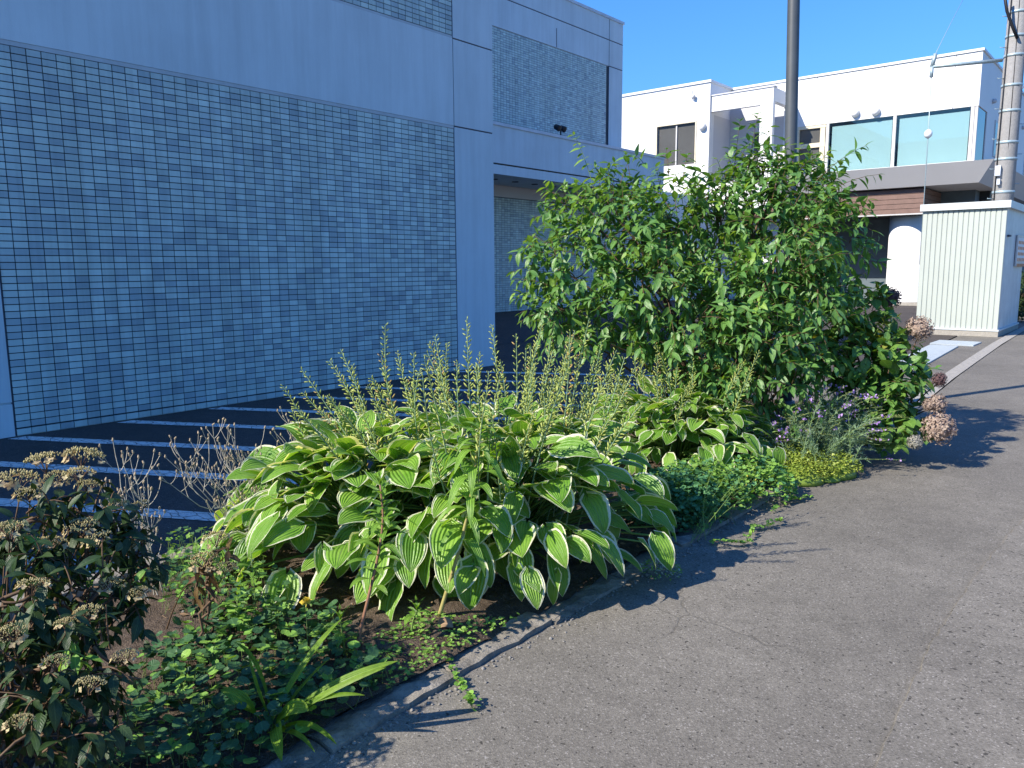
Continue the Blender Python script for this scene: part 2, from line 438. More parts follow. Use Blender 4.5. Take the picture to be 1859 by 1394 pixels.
M['room'] = mat_plain('room_wall', (0.10, 0.13, 0.15), 0.8)
M['shed'] = mat_plain('shed_white_steel', (0.40, 0.44, 0.40), 0.5, 0.03, 1.5)
M['shedcap'] = mat_plain('shed_cap_steel', (0.52, 0.56, 0.57), 0.45)
M['galv'] = mat_plain('galvanised_steel', (0.345, 0.44, 0.47), 0.42, 0.15, 20, 0.5, 0.3)
M['plate'] = mat_plain('drain_plate_steel', (0.42, 0.48, 0.53), 0.4, 0.1, 10, 0.5, 0.3)
M['pole_conc'] = mat_concrete('utility_pole_concrete', (0.31, 0.305, 0.295), 0.2)
M['lamp'] = mat_plain('grey_blue_pole_paint', (0.06, 0.072, 0.085), 0.5, 0.15, 5, 0.5)
M['black'] = mat_plain('black_rubber', (0.012, 0.012, 0.014), 0.55)
M['ceram'] = mat_plain('white_porcelain', (0.75, 0.76, 0.76), 0.2)
M['orange'] = mat_plain('orange_print', (0.6, 0.22, 0.07), 0.6)
M['bark'] = mat_plain('shrub_bark', (0.13, 0.085, 0.055), 0.85, 0.3, 40, 0.2)
M['twig'] = mat_plain('russet_twig', (0.11, 0.068, 0.038), 0.7, 0.3, 60, 0.25)
M['greentwig'] = mat_plain('green_stem', (0.13, 0.20, 0.05), 0.55, 0.2, 60, 0.3)
M['drystem'] = mat_plain('dry_grey_stem', (0.44, 0.41, 0.33), 0.85, 0.3, 50, 0.15)
M['dryhead'] = mat_plain('dry_seed_head', (0.38, 0.30, 0.20), 0.9, 0.35, 150, 0.15)
M['woolly'] = mat_leaf('woolly_grey_leaf', (0.20, 0.24, 0.20), (0.34, 0.38, 0.32), 0.15, 0.8, 0.15)
M['hosta'] = mat_hosta()
M['petiole'] = mat_plain('hosta_petiole', (0.14, 0.24, 0.06), 0.5, 0.2, 30)
M['stalk'] = mat_plain('blue_green_flower_stalk', (0.19, 0.29, 0.15), 0.5, 0.2, 30)
M['pod'] = mat_leaf('seed_pod', (0.34, 0.45, 0.11), (0.55, 0.60, 0.19), 0.36, 0.5, 0.35, (1.3, 1.2, 0.5), 0, 40, 0)
M['pod2'] = mat_leaf('browning_seed_pod', (0.48, 0.40, 0.13), (0.46, 0.30, 0.11), 0.15, 0.6, 0.3, (1.2, 1.0, 0.5), 0, 40, 0)
M['shrub'] = mat_leaf('shrub_leaf', (0.068, 0.188, 0.05), (0.155, 0.30, 0.07), 0.36, 0.36, 0.5)
M['shrubyoung'] = mat_leaf('young_shrub_leaf', (0.15, 0.29, 0.045), (0.25, 0.40, 0.07), 0.38, 0.4, 0.45)
M['hyd'] = mat_leaf('hydrangea_leaf', (0.06, 0.17, 0.035), (0.15, 0.27, 0.05), 0.25, 0.42, 0.45)
M['hydyellow'] = mat_leaf('yellowing_hydrangea_leaf', (0.16, 0.20, 0.03), (0.24, 0.26, 0.05), 0.35, 0.45, 0.35)
M['mop'] = mat_leaf('faded_pink_floret', (0.28, 0.20, 0.17), (0.42, 0.34, 0.27), 0.25, 0.8, 0.15, (1.2, 1.0, 0.9), 0.1, 90, 0)
M['mopgreen'] = mat_leaf('greyish_floret', (0.27, 0.29, 0.24), (0.40, 0.36, 0.32), 0.25, 0.8, 0.15, (1.1, 1.1, 0.9), 0.1, 90, 0)
M['mopdark'] = mat_leaf('dark_dried_floret', (0.09, 0.055, 0.06), (0.16, 0.10, 0.10), 0.15, 0.85, 0.1, (1.1, 1.0, 0.9), 0.1, 90, 0)
M['lace'] = mat_leaf('lacecap_leaf', (0.014, 0.04, 0.013), (0.036, 0.07, 0.02), 0.2, 0.45, 0.35)
M['lacebr'] = mat_leaf('bronze_lacecap_leaf', (0.10, 0.045, 0.025), (0.13, 0.09, 0.03), 0.25, 0.5, 0.3)
M['lacefl'] = mat_leaf('tan_lacecap_bud', (0.44, 0.40, 0.17), (0.60, 0.51, 0.27), 0.15, 0.8, 0.15, (1.2, 1.1, 0.6), 0, 120, 0)
M['laceray'] = mat_leaf('lacecap_ray_floret', (0.38, 0.26, 0.16), (0.52, 0.46, 0.24), 0.25, 0.7, 0.2, (1.2, 1.0, 0.8), 0.1, 90, 0)
M['lily'] = mat_leaf('lily_leaf', (0.15, 0.32, 0.04), (0.25, 0.44, 0.06), 0.4, 0.36, 0.5, (1.4, 1.3, 0.4), 0.3, 60, 0, 5)
M['lilystem'] = mat_plain('reddish_lily_stem', (0.24, 0.12, 0.07), 0.5, 0.25, 30)
M['lilystem2'] = mat_plain('tan_lily_stem', (0.30, 0.26, 0.09), 0.5, 0.25, 30)
M['strap'] = mat_leaf('pleated_strap_leaf', (0.15, 0.31, 0.03), (0.28, 0.44, 0.05), 0.45, 0.4, 0.45, (1.5, 1.35, 0.4), 0.2, 40, 0, 6)
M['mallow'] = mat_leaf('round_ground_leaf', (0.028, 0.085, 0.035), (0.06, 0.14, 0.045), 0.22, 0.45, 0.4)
M['weed'] = mat_leaf('weed_leaf', (0.12, 0.28, 0.045), (0.24, 0.42, 0.07), 0.3, 0.5, 0.35)
M['columbine'] = mat_leaf('blue_green_leaflet', (0.05, 0.16, 0.075), (0.11, 0.26, 0.10), 0.25, 0.55, 0.3)
M['columbine2'] = mat_leaf('bright_leaflet', (0.12, 0.31, 0.06), (0.29, 0.43, 0.09), 0.3, 0.5, 0.3)
M['toad'] = mat_leaf('grey_green_needle_leaf', (0.13, 0.23, 0.14), (0.23, 0.33, 0.19), 0.2, 0.6, 0.25, (1.2, 1.3, 0.8), 0, 60, 0)
M['toadpod'] = mat_leaf('toadflax_pod', (0.26, 0.34, 0.11), (0.38, 0.40, 0.16), 0.2, 0.6, 0.25, (1.2, 1.2, 0.6), 0, 60, 0)
M['purple'] = mat_leaf('purple_petal', (0.34, 0.18, 0.58), (0.56, 0.38, 0.74), 0.35, 0.6, 0.2, (1.2, 1.0, 1.2), 0, 60, 0)
M['sedum'] = mat_leaf('stonecrop_leaf', (0.16, 0.27, 0.04), (0.32, 0.36, 0.06), 0.2, 0.4, 0.4, (1.3, 1.2, 0.5), 0, 50, 0)
M['yellow'] = mat_leaf('yellow_petal', (0.75, 0.55, 0.05), (0.8, 0.65, 0.12), 0.3, 0.6, 0.2, (1.1, 1.0, 0.5), 0, 60, 0)
M['red'] = mat_leaf('red_petal', (0.6, 0.05, 0.02), (0.7, 0.10, 0.03), 0.3, 0.6, 0.2, (1.1, 1.0, 0.8), 0, 60, 0)
M['litter'] = mat_leaf('dead_leaf', (0.15, 0.085, 0.045), (0.32, 0.22, 0.13), 0.15, 0.85, 0.15, (1.2, 1.0, 0.6), 0.2, 60, 0)
M['pebble'] = mat_concrete('pebble_stone', (0.26, 0.245, 0.22), 0.4)
M['hedge'] = mat_leaf('hedge_leaf', (0.02, 0.05, 0.015), (0.05, 0.09, 0.03), 0.2, 0.5, 0.3)

# ------------------------------------------------------------------ ground
def sheet(name, pts, z, mat, nx=1, **tags):
    b = MB(); b.add([(x, y, z) for x, y in pts], [tuple(range(len(pts)))], 0, None, 0.5, False)
    return b.build(name, mat, None, **tags)
sheet('ground', [(-400, -400), (400, -400), (400, 600), (-400, 600)], -0.03, M['ground'], kind='structure')
sheet('road', [(-1.97, -8), (14, -8), (14, 90), (-2.72, 90), (-2.6, 22), (-2.33, 14.5), (-2.05, 9.9), (-1.97, 8.0)], 0.0, M['road'], kind='structure')
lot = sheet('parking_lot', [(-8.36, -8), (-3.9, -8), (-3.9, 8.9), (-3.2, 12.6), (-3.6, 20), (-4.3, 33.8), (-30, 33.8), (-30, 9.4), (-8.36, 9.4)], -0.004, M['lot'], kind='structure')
apron = sheet('driveway_apron', [(-4.15, 8.75), (-2.13, 8.75), (-2.18, 9.9), (-2.45, 14.5), (-2.72, 22), (-2.8, 33), (-5.5, 33), (-3.55, 20), (-3.15, 12.6)], 0.0, M['road'], kind='structure')
gut = MB()
gp = [(-2.10, 9.2), (-2.28, 12), (-2.40, 14.5), (-2.56, 18), (-2.68, 22), (-2.80, 30)]
for (xa, ya), (xb, yb) in zip(gp[:-1], gp[1:]):
    gut.add([(xa - .09, ya, .012), (xa + .09, ya, .012), (xb + .09, yb, .012), (xb - .09, yb, .012)], [(0, 1, 2, 3)], 0, None, .5, False)
gut.build('gutter_strip', M['gutter'], None, kind='structure')
# newer, slightly thicker asphalt course right of a lengthwise seam
sm = [at_z(u, v, 0) for u, v in ((1875, 925), (1800, 1010), (1735, 1100), (1680, 1195), (1630, 1300), (1585, 1410))]
d0 = sm[0] - sm[1]; d1 = sm[-1] - sm[-2]
pts_ = [sm[0] + d0 * 30] + sm + [sm[-1] + d1 * 12]; edge_ = []
for q0, q1 in zip(pts_[:-1], pts_[1:]):
    n_ = max(4, int(np.linalg.norm(q1 - q0) / .06)); n_ = min(n_, 60)
    for i in range(n_):
        A_ = q0 + (q1 - q0) * i / n_; edge_.append((A_[0] + rng.normal(0, .004), A_[1]))
b = MB(); n_ = len(edge_)
b.add([(x, y, .007) for x, y in edge_] + [(x - .006, y, .0005) for x, y in edge_] + [(13.9, edge_[0][1], .007), (13.9, edge_[-1][1], .007)],
      [tuple(range(n_))[::-1] + (2 * n_, 2 * n_ + 1)] + [(i, i + 1, n_ + i + 1, n_ + i) for i in range(n_ - 1)], 0, None, .5, False)
b.build('road_lane', mat_asphalt('lane_asphalt', (0.170, 0.156, 0.131), (0.30, 0.275, 0.245)), None, kind='structure')
# diagonal hatching painted on the lot
for k in range(-6, 7):
    y0 = 2.51 + 1.0 * k
    b = MB(); sl = 0.515; wv = 0.085
    xa, xb = -8.25, -4.05
    n = 9; top = []; bot = []
    for i in range(n):
        x = xa + (xb - xa) * i / (n - 1); y = y0 + (x + 8.32) * sl
        top.append((x, y + wv + rng.uniform(-.004, .004), 0.0005)); bot.append((x, y - wv + rng.uniform(-.004, .004), 0.0005))
    if top[0][1] < -7.5: continue
    b.add(top + bot, [(i, i + 1, n + i + 1, n + i)[::-1] for i in range(n - 1)], 0, None, .5, False)
    b.build('painted_line', M['paint'], lot)
# planting-bed soil
def soil_z(x, y):
    return 0.045 + 0.02 * math.sin(x * 5.1 + y * 3.3) + 0.012 * math.sin(x * 13 + 1) * math.sin(y * 11) - 0.012 * math.exp(-((x + 2.06) / .1) ** 2)
b = MB(); nx, ny = 44, 200
xs = np.linspace(-3.76, -2.045, nx); ys = np.linspace(-3.0, 8.75, ny)
V = [(x, y, soil_z(x, y) + rng.normal(0, .007)) for y in ys for x in xs]
b.add(V, [(j * nx + i, j * nx + i + 1, (j + 1) * nx + i + 1, (j + 1) * nx + i) for j in range(ny - 1) for i in range(nx - 1)])
b.build('soil', M['soil'], None, kind='structure')

# kerb of separate stones along the road, a plain one along the lot
def kerb_stone(x0, x1, y0, y1, z1, parent, seed, mat):
    r = np.random.default_rng(seed); b = MB(); nx, ny = 4, 11
    X = np.linspace(x0, x1, nx); Y = np.linspace(y0 + .004, y1 - .004, ny)
    V = []
    for y in Y:
        for i, x in enumerate(X):
            e = 0.005 if i in (0, nx - 1) else 0.0
            V.append((x + r.normal(0, .004), y, z1 - e + r.normal(0, .004)))
    F = [(j * nx + i, j * nx + i + 1, (j + 1) * nx + i + 1, (j + 1) * nx + i) for j in range(ny - 1) for i in range(nx - 1)]
    base = len(V)
    for y in Y:
        V.append((x0, y, -.1)); V.append((x1 + .004, y, -.1))
    for j in range(ny - 1):
        F.append((j * nx, (j + 1) * nx, base + 2 * (j + 1), base + 2 * j))
        F.append((j * nx + nx - 1, base + 2 * j + 1, base + 2 * (j + 1) + 1, (j + 1) * nx + nx - 1))
    F.append((base, base + 1, nx - 1, nx - 2, 1, 0)); e = (ny - 1)
    F.append((e * nx, e * nx + 1, e * nx + nx - 2, e * nx + nx - 1, base + 2 * e + 1, base + 2 * e))
    b.add(V, F, 0, None, .5, False)
    return b.build('kerb_stone', mat, parent)
kr = thing('kerb', (-2.0, 3.0, 0), 'weathered low concrete kerb between flower bed and road', 'kerb')
y = -1.0; i = 0
while y < 8.6:
    kerb_stone(-2.085 + .01 * math.sin(i), -1.955 + .01 * math.sin(i * 2.3), y, y + .6, 0.020 + .006 * math.sin(i * 1.7), kr, 100 + i, M['kerb']); y += .6; i += 1
kr2 = thing('kerb', (-3.83, 3.0, 0), 'concrete kerb at the dark parking lot side of the flower bed', 'kerb')
y = -3.0; i = 0
while y < 8.6:
    kerb_stone(-3.895, -3.765, y, y + .6, .10, kr2, 300 + i, M['kerb']); y += .6; i += 1

# drain plates
dr = thing('drain_cover', (-2.95, 15.5, 0), 'long pale steel drain cover plates set in the driveway before the shed', 'drain cover')
def slab(pts, z, name, mat, parent):
    b = MB(); n = len(pts)
    b.add([(x, y, 0) for x, y in pts] + [(x, y, z) for x, y in pts], [tuple(range(n, 2 * n))] + [(i, (i + 1) % n, n + (i + 1) % n, n + i) for i in range(n)], 0, None, .5, False)
    return b.build(name, mat, parent)
def dx_(y): return -2.98 - .055 * (y - 12.9)
for k in range(4):
    y0 = 12.9 + k * 1.02; y1 = y0 + 1.005
    slab([(dx_(y0) - .33, y0), (dx_(y0) + .16, y0), (dx_(y1) + .16, y1), (dx_(y1) - .33, y1)], .022, 'plate', M['plate'], dr)
b = MB(); b.box(-3.60, -2.84, 17.25, 18.1, 0.0, 0.024); b.build('plate', M['plate'], dr)

# ------------------------------------------------------------------ tiled building (front block, unseen block added for shade, rear wing)
XW = -8.32
tb = thing('tiled_building', (XW, 5.0, 0), 'large blue-grey building in shade with tiled wall panels beside the parking lot', 'building')
TH = 8.95
Y0, Y1 = 2.56, 8.63           # tile field
b = MB()
b.box(-26, XW - .02, -13.8, 9.46, -.1, TH)                          # front block core
b.build('wall', M['stucco'], tb)
b = MB(); b.box(-26, XW - .004, -24, -13.8, -.1, 12.98); b.build('unseen_shade_block', M['stucco'], tb)  # unseen taller block, added to cast shade on the left-edge lacecap shrub
# render panels proud of the core
def panel(y0, y1, z0, z1, x=XW, name='render_panel', m='stucco'):
    b = MB(); b.box(x - .03, x, y0, y1, z0, z1); return b.build(name, M[m], tb)
g = .008
panel(Y0 - .9, Y0 - g, .33, 3.62); panel(Y0 - .9, Y0 - g, 0.0, .31)
panel(Y1 + g, 9.50, 3.642, 4.852); panel(Y1 + g, 9.50, 4.872, 8.02); panel(Y1 + g, 9.50, 0, 3.62); panel(Y1 + g, 9.50, 8.04, TH)
panel(Y0 - .9, Y1 - g, 3.64, 4.86); panel(Y0 - .9, Y1 - g, 7.0, TH)
for yy in (Y0, Y1):
    b = MB(); b.box(XW - .028, XW - .012, yy - g + .0005, yy + g - .0005, 0, TH); b.build('joint', M['joint'], tb)
for z0, z1 in ((3.622, 3.641), (4.8525, 4.8715)):
    b = MB(); b.box(XW - .029, XW - .013, Y1 + g + .002, 9.49, z0, z1); b.build('joint', M['joint'], tb)
b = MB(); b.box(XW - .027, XW - .004, Y0 + g, Y1 - g, 3.597, 3.638); b.build('tile_trim', M['trim'], tb)
b = MB(); b.box(XW - .027, XW - .004, Y0 + g, Y1 - g, 4.862, 4.895); b.build('tile_trim', M['trim'], tb)
# mortar backing
b = MB(); b.box(XW - .03, XW - .017, Y0 + g, Y1 - g, 0, 3.596); b.build('mortar_bed', M['mortar'], tb)
b = MB(); b.box(XW - .03, XW - .017, Y0 + g, Y1 - g, 4.896, 6.998); b.build('mortar_bed', M['mortar'], tb)
PY, PZ = 0.1276, 0.0652
ncol = int((Y1 - Y0 - 2 * g) / PY); py = (Y1 - Y0 - 2 * g) / ncol
tile_me = []
for q in range(4):
    t = MB(); t.box(-.012, 0, -py / 2 + .0045, py / 2 - .0045, -PZ / 2 + .0045, PZ / 2 - .0045, 0, .5, ('l',)); tile_me.append(t.mesh('tile', M['tiles'][q]))
tile_q = lambda: int(rng.choice(4, p=[.30, .30, .18, .22]))
rest = [MB() for _ in range(4)]
cells = []
for c in range(ncol):
    yc = Y0 + g + (c + .5) * py
    z = 3.595 - PZ / 2
    while z > PZ * .9:
        cells.append((yc, z, 0)); z -= PZ
    cells.append((yc, (z + PZ / 2 - .012) / 2 , 1))
    z = 4.9 + PZ / 2
    while z < 6.98:
        cells.append((yc, z, 2)); z += PZ
def seen(yc, z):
    d = np.array([XW, yc, z]) - CP; dz = d @ CF
    u = W_ / 2 + FPX * (d @ CR) / dz; v = H_ / 2 - FPX * (d @ CU) / dz
    return u, v, dz
info = []
for yc, z, kd in cells:
    u, v, dz = seen(yc, z)
    info.append(((3 <= u <= 900 and v >= 0), dz))
order = sorted([i for i in range(len(cells)) if info[i][0] and cells[i][2] == 0 and not (cells[i][1] < 1.0 and cells[i][0] > 5.2) and not (cells[i][1] < .45 and cells[i][0] > 3.4)], key=lambda i: info[i][1])
single = set(order[:298])
for i, (yc, z, kd) in enumerate(cells):
    q = tile_q()
    off = rng.uniform(-.0012, .0012)
    if i in single:
        o = share('tile', tile_me[q], tb, (0 - .005 + off, yc - 5.0, z))
    elif kd == 1:
        zt = z * 2
        rest[q].box(-.017 + XW, XW - .005 + off, yc - py / 2 + .0035, yc + py / 2 - .0035, .004, zt, 0, rng.uniform(), ('l',))
    else:
        rest[q].box(-.017 + XW, XW - .005 + off, yc - py / 2 + .0045, yc + py / 2 - .0045, z - PZ / 2 + .0045, z + PZ / 2 - .0045, 0, rng.uniform(), ('l',))
comb = MB()
for q in range(4):
    for Vv, R_ in zip(rest[q].V, rest[q].R):
        pass
for q in range(4):
    o = rest[q]
    base = comb.n
    comb.V += o.V; comb.F += [[i + base for i in f] for f in o.F]; comb.M += [q] * len(o.F); comb.S += o.S; comb.UV += o.UV; comb.R += o.R; comb.n += o.n
comb.build('wall_tiles', M['tiles'], tb, kind='stuff')
# roof edge
b = MB(); b.box(-26.05, XW + .04, -13.79, 9.54, TH, TH + .08); b.build('roof_coping', M['coping'], tb)

# rear wing (surveyed from its tile courses)
KW = .85
def wz(z): return 1.55 + (z - 1.55) * KW
XR, XF = -18.24 * KW, -16.16 * KW
GB = wz(0.0)                                        # the forecourt ramps up to the wing
b = MB(); b.box(-34, XR - .03, 9.47, 29.0 * KW, -.1, wz(11.42)); b.build('wing_wall', M['stucco'], tb)
b = MB(); b.box(-34.1, XR + .03, 9.47, 29.06 * KW, wz(11.42), wz(11.42) + .09); b.build('roof_coping', M['coping'], tb)
def rpanel(y0, y1, z0, z1):
    b = MB(); b.box(XR - .03, XR, y0 * KW, y1 * KW, wz(z0), wz(z1)); b.build('render_panel', M['stucco'], tb)
gy_ = .02
rpanel(14, 27.96, 9.62, 10.62 - gy_); rpanel(14, 27.96, 10.62 + gy_, 11.42)
rpanel(28.0, 29.0, 9.62 + gy_, 10.62 - gy_); rpanel(28.0, 29.0, 10.62 + gy_, 11.42); rpanel(28.0, 29.0, 4.5, 9.62 - gy_)
for (y0, y1, z0, z1) in ((14, 29, 10.605, 10.635), (27.972, 27.992, 4.6, 11.4), (28, 29, 9.605, 9.635)):
    b = MB(); b.box(XR - .028, XR - .006, y0 * KW, y1 * KW, wz(z0), wz(z1)); b.build('joint', M['joint'], tb)
b = MB(); b.box(XR + .001, XR + .006, 24.42 * KW, 24.45 * KW, wz(9.64), wz(10.3)); b.build('joint', M['joint'], tb)
b = MB(); b.box(XR - .0295, XR - .017, 14 * KW, 27.96 * KW, wz(5.5), wz(9.6)); b.build('mortar_bed', M['mortar'], tb)
b = MB(); b.box(XR - .0295, XR - .017, 11, 33.5 * KW, GB - .1, wz(4.02)); b.build('mortar_bed', M['mortar'], tb)
wt = MB(); P2Y, P2Z = .1326, .0663
for (ya, yb, za, zb) in ((17.5, 27.95, 6.3, 9.59), (17.5, 33.0, 0.02, 4.0)):
    yy = ya * KW
    while yy + P2Y <= yb * KW:
        zz = wz(zb)
        while zz - P2Z >= wz(za):
            wt.box(XR - .017, XR - .004, yy + .005, yy + P2Y - .005, zz - P2Z + .004, zz - .004, int(rng.choice(4, p=[.34, .34, .2, .12])), rng.uniform(), ('l', 'b', 'k'))
            zz -= P2Z
        yy += P2Y
wt.build('wing_tiles', M['tiles'], tb, kind='stuff')
b = MB(); b.box(-34, XR - .031, 29.0 * KW, 31.6, -.1, wz(5.0)); b.build('wing_wall', M['stucco'], tb)
# canopy over the entrance
b = MB(); b.box(XR - .5, XF, 9.9, 28.9 * KW, wz(4.42), wz(4.70)); b.build('canopy', M['stucco'], tb)
b = MB(); b.box(XR - .5, XF - .03, 9.92, 28.88 * KW, wz(4.70), wz(4.75)); b.build('joint', M['black'], tb)
b = MB(); b.box(XR - .5, XF, 9.9, 28.9 * KW, wz(4.75), wz(5.86)); b.build('canopy', M['stucco'], tb)
b = MB(); b.box(XF - .25, XF + .03, 9.87, 28.93 * KW, wz(5.86), wz(5.95)); b.build('canopy_coping', M['coping'], tb)
b = MB(); b.box(XR - .029, XR - .002, 9.9, 28.9 * KW, wz(4.03), wz(4.415)); b.build('beam', M['greywhite'], tb)
for k in range(6):
    b = MB(); b.lathe((XF - .82, (19.6 + k * 1.05) * KW, wz(4.398)), [(.095, 0), (.095, .016)], 14, 0); b.build('downlight', M['joint'], tb)
b = MB(); x1_ = XF + 3.2
b.add([(XR - .02, 10.5, GB), (XF + .6, 10.5, GB), (x1_, 10.5, 0), (XR - .02, 31, GB), (XF + .6, 31, GB), (x1_, 31, 0)], [(0, 1, 4, 3), (1, 2, 5, 4), (0, 3, 5, 2)], 0, None, .5, False)
fr = b.build('forecourt_ramp', M['lot'], None, kind='structure')
# twin floodlight on the canopy edge
fl = thing('floodlight', (XF - .12, 21.95 * KW, wz(5.95)), 'small black twin floodlight standing on the canopy edge', 'floodlight')
pA = at_x(1018, 238, XF - .12); ZF = wz(5.95); fl.location = (XF - .12, pA[1], ZF); PLOC[fl.name] = tuple(fl.location)
b = MB(); b.tube([(XF - .12, pA[1], ZF - .005), (XF - .12, pA[1], ZF + .17)], .02, 6); b.box(XF - .14, XF - .10, pA[1] - .14, pA[1] + .14, ZF + .15, ZF + .18); b.build('bracket', M['black'], fl)
for s_ in (-1, 1):
    b = MB(); b.lathe((XF - .16, pA[1] + s_ * .13, ZF + .25), [(.03, -.1), (.075, -.06), (.09, .1), (.07, .11)], 10, 0, .5, (.6, 0, -.3)); b.build('lamp_head', M['black'], fl)

# ------------------------------------------------------------------ white building
YM, YL = 34.0, 31.9
wb = thing('white_building', (-12, 34, 0), 'white two-storey building with aqua glass band, round column and brown siding', 'building')
zt = 9.28
xr = at_y(1785, 92, YM)[0]
z_wt = 7.36; z_wb = 5.40
def wbox(name, mat, *a, **k):
    b = MB(); b.box(*a); return b.build(name, mat, wb, **k)
wbox('core', M['room'], -26, xr - .35, YM + 2.6, 62, 0, zt - .3)
wbox('upper_wall', M['white'], -16.2, xr - .03, YM + .03, YM + 2.6, z_wt + .02, zt - .1)
jx = [-16.2] + [at_y(q, 150, YM)[0] for q in (1484, 1605, 1733)] + [xr]
for a_, c_ in zip(jx[:-1], jx[1:]):
    wbox('cladding_panel', M['white'], a_ + .012, c_ - .012 if c_ != xr else c_, YM - .02, YM + .03, z_wt, zt)
wbox('joint_backing', M['greywhite'], -16.2, xr - .03, YM + .005, YM + .031, z_wt + .05, zt - .05)
wbox('roof_coping', M['white'], -16.3, xr + .05, YM - .07, YM + .4, zt, zt + .09)
wbox('roof_coping', M['white'], xr - .3, xr + .05, YM + .4, 62, zt, zt + .09)
# right flank
wbox('side_wall', M['white'], xr - .3, xr, YM + 1.75, 62, z_wb, zt)
wbox('side_wall', M['white'], xr - .3, xr, YM + .031, YM + 1.75, z_wt, zt)
for k in range(5):
    y0 = 37.4 + k * 4.2
    f = wbox('side_window', M['metal'], xr - .05, xr + .03, y0, y0 + 1.1, 5.9, 7.3)
    b = MB(); b.box(xr + .03, xr + .035, y0 + .08, y0 + 1.02, 5.98, 7.22); b.build('pane', M['darkglass'], f)
for k in range(6):
    b = MB(); b.lathe((xr, 36.6 + k * 3.9, 7.9), [(.09, 0), (.09, .1), (.05, .14)], 10, 0, .5, (1, 0, 0)); b.build('vent', M['greywhite'], wb)
# glass band
xg0 = at_y(1503, 225, YM)[0]; xm = at_y(1625, 210, YM)[0]; xg1 = at_y(1766, 200, YM)[0]
for a_, c_ in ((xg0 + .06, xm - .06), (xm + .06, xg1 - .06)):
    wbox('pane', M['glass'], a_, c_, YM + .05, YM + .062, z_wb, z_wt)
    wbox('blind', M['blind'], a_ + .09, c_ - .05, YM + .12, YM + .13, z_wb, z_wt - .13)
for x_ in (xg0, xm, xg1):
    wbox('mullion', M['metal'], x_ - .06, x_ + .06, YM - .01, YM + .12, z_wb, z_wt)
wbox('mullion', M['metal'], xr - .12, xr - .02, YM + .0, YM + .12, z_wb, z_wt)
wbox('pane', M['glass'], xg1 + .06, xr - .12, YM + .05, YM + .062, z_wb, z_wt)
wbox('pane', M['darkglass'], xr - .04, xr - .03, YM + .14, YM + 1.7, z_wb, z_wt)
wbox('mullion', M['metal'], xr - .1, xr - .005, YM + 1.66, YM + 1.74, z_wb, z_wt)
wbox('room_wall', M['room'], -15.9, xr - .3, YM + 2.5, YM + 2.59, z_wb - .1, z_wt + .1)
wbox('room_floor', M['room'], -15.9, xr - .3, YM + .1, YM + 2.5, z_wb - .12, z_wb - .02)
# left of the band: solid wall with cream-framed windows
xw0 = at_y(1408, 240, YM)[0]
wbox('wall', M['white'], -16.2, xw0, YM - .01, YM + .3, 4.4, z_wt)
wbox('wall', M['greywhite'], xw0, xg0 - .06, YM, YM + .3, z_wb - .3, z_wb + .35)
wn = wbox('window', M['cream'], xw0 + .02, xg0 - .08, YM + .0, YM + .16, z_wt - .12, z_wt - .0)
wbox('window_frame', M['cream'], xw0 + .02, xg0 - .08, YM + .0, YM + .16, z_wt - .9, z_wt - .72)
wbox('window_frame', M['cream'], xg0 - .3, xg0 - .1, YM + .01, YM + .15, z_wb + .36, z_wt - .121)
wbox('window_frame', M['cream'], xw0 + .9, xw0 + 1.02, YM + .01, YM + .15, z_wb + .36, z_wt - .121)
wbox('pane', M['greywin'], xw0 + .02, xg0 - .3, YM + .1, YM + .11, z_wb + .36, z_wt - .12)
# round vents
for q in ((1553, 205), (1590, 202)):
    c = at_y(*q, YM - .02)
    b = MB(); b.lathe(c, [(.17, 0), (.17, .08), (.15, .16), (.06, .2)], 18, 0, .5, (0, -1, 0)); b.build('vent', M['white'], wb)
# left block
xl1 = at_y(1290, 152, YL)[0]
wx0, wx1 = at_y(1193, 250, YL)[0], at_y(1262, 250, YL)[0]; wz1, wz0 = at_y(1228, 226, YL)[2], at_y(1228, 300, YL)[2]
wbox('block_wall', M['white'], -24, wx0, YL, 36, 0, zt); wbox('block_wall', M['white'], wx1, xl1, YL, 36, 0, zt)
wbox('block_wall', M['white'], wx0, wx1, YL, 36, wz1, zt); wbox('block_wall', M['white'], wx0, wx1, YL, 36, 0, wz0)
wbox('roof_coping', M['white'], -24, xl1 + .05, YL - .06, YL + .3, zt, zt + .1)
wbox('roof_coping', M['white'], xl1 - .25, xl1 + .05, YL + .3, 36, zt, zt + .1)
xj = at_y(1169, 200, YL)[0]
wbox('joint', M['greywhite'], xj, xj + .02, YL - .006, YL + .01, 5.0, zt - .01)
for a_, c_ in ((wx0, (wx0 + wx1) / 2 - .03), ((wx0 + wx1) / 2 + .03, wx1)):
    wbox('pane', M['greywin'], a_, c_, YL + .1, YL + .12, wz0, wz1)
wbox('window_frame', M['metal'], (wx0 + wx1) / 2 - .03, (wx0 + wx1) / 2 + .03, YL + .04, YL + .14, wz0, wz1)
wbox('window_frame', M['cream'], wx0 - .06, wx1 + .06, YL - .03, YL + .05, wz1, wz1 + .07)
wbox('window_frame', M['cream'], wx1, wx1 + .06, YL - .03, YL + .05, wz0, wz1); wbox('window_frame', M['cream'], wx0 - .06, wx0, YL - .03, YL + .05, wz0, wz1)
c = at_y(1276, 230, YL); b = MB(); b.lathe(c, [(.17, 0), (.17, .07), (.15, .15), (.06, .19)], 18, 0, .5, (0, -1, 0)); b.build('vent', M['white'], wb)
c = at_y(1261, 176, YL); b = MB(); b.lathe(c + np.array([0, -.12, 0]), [(.02, -.1), (.08, -.06), (.09, .05), (.04, .09)], 10); b.tube([c + np.array([-.12, -.02, .28]), c + np.array([-.14, -.08, 0]), c + np.array([-.02, -.12, -.1])], .015, 5); b.build('security_camera', M['greywhite'], wb)
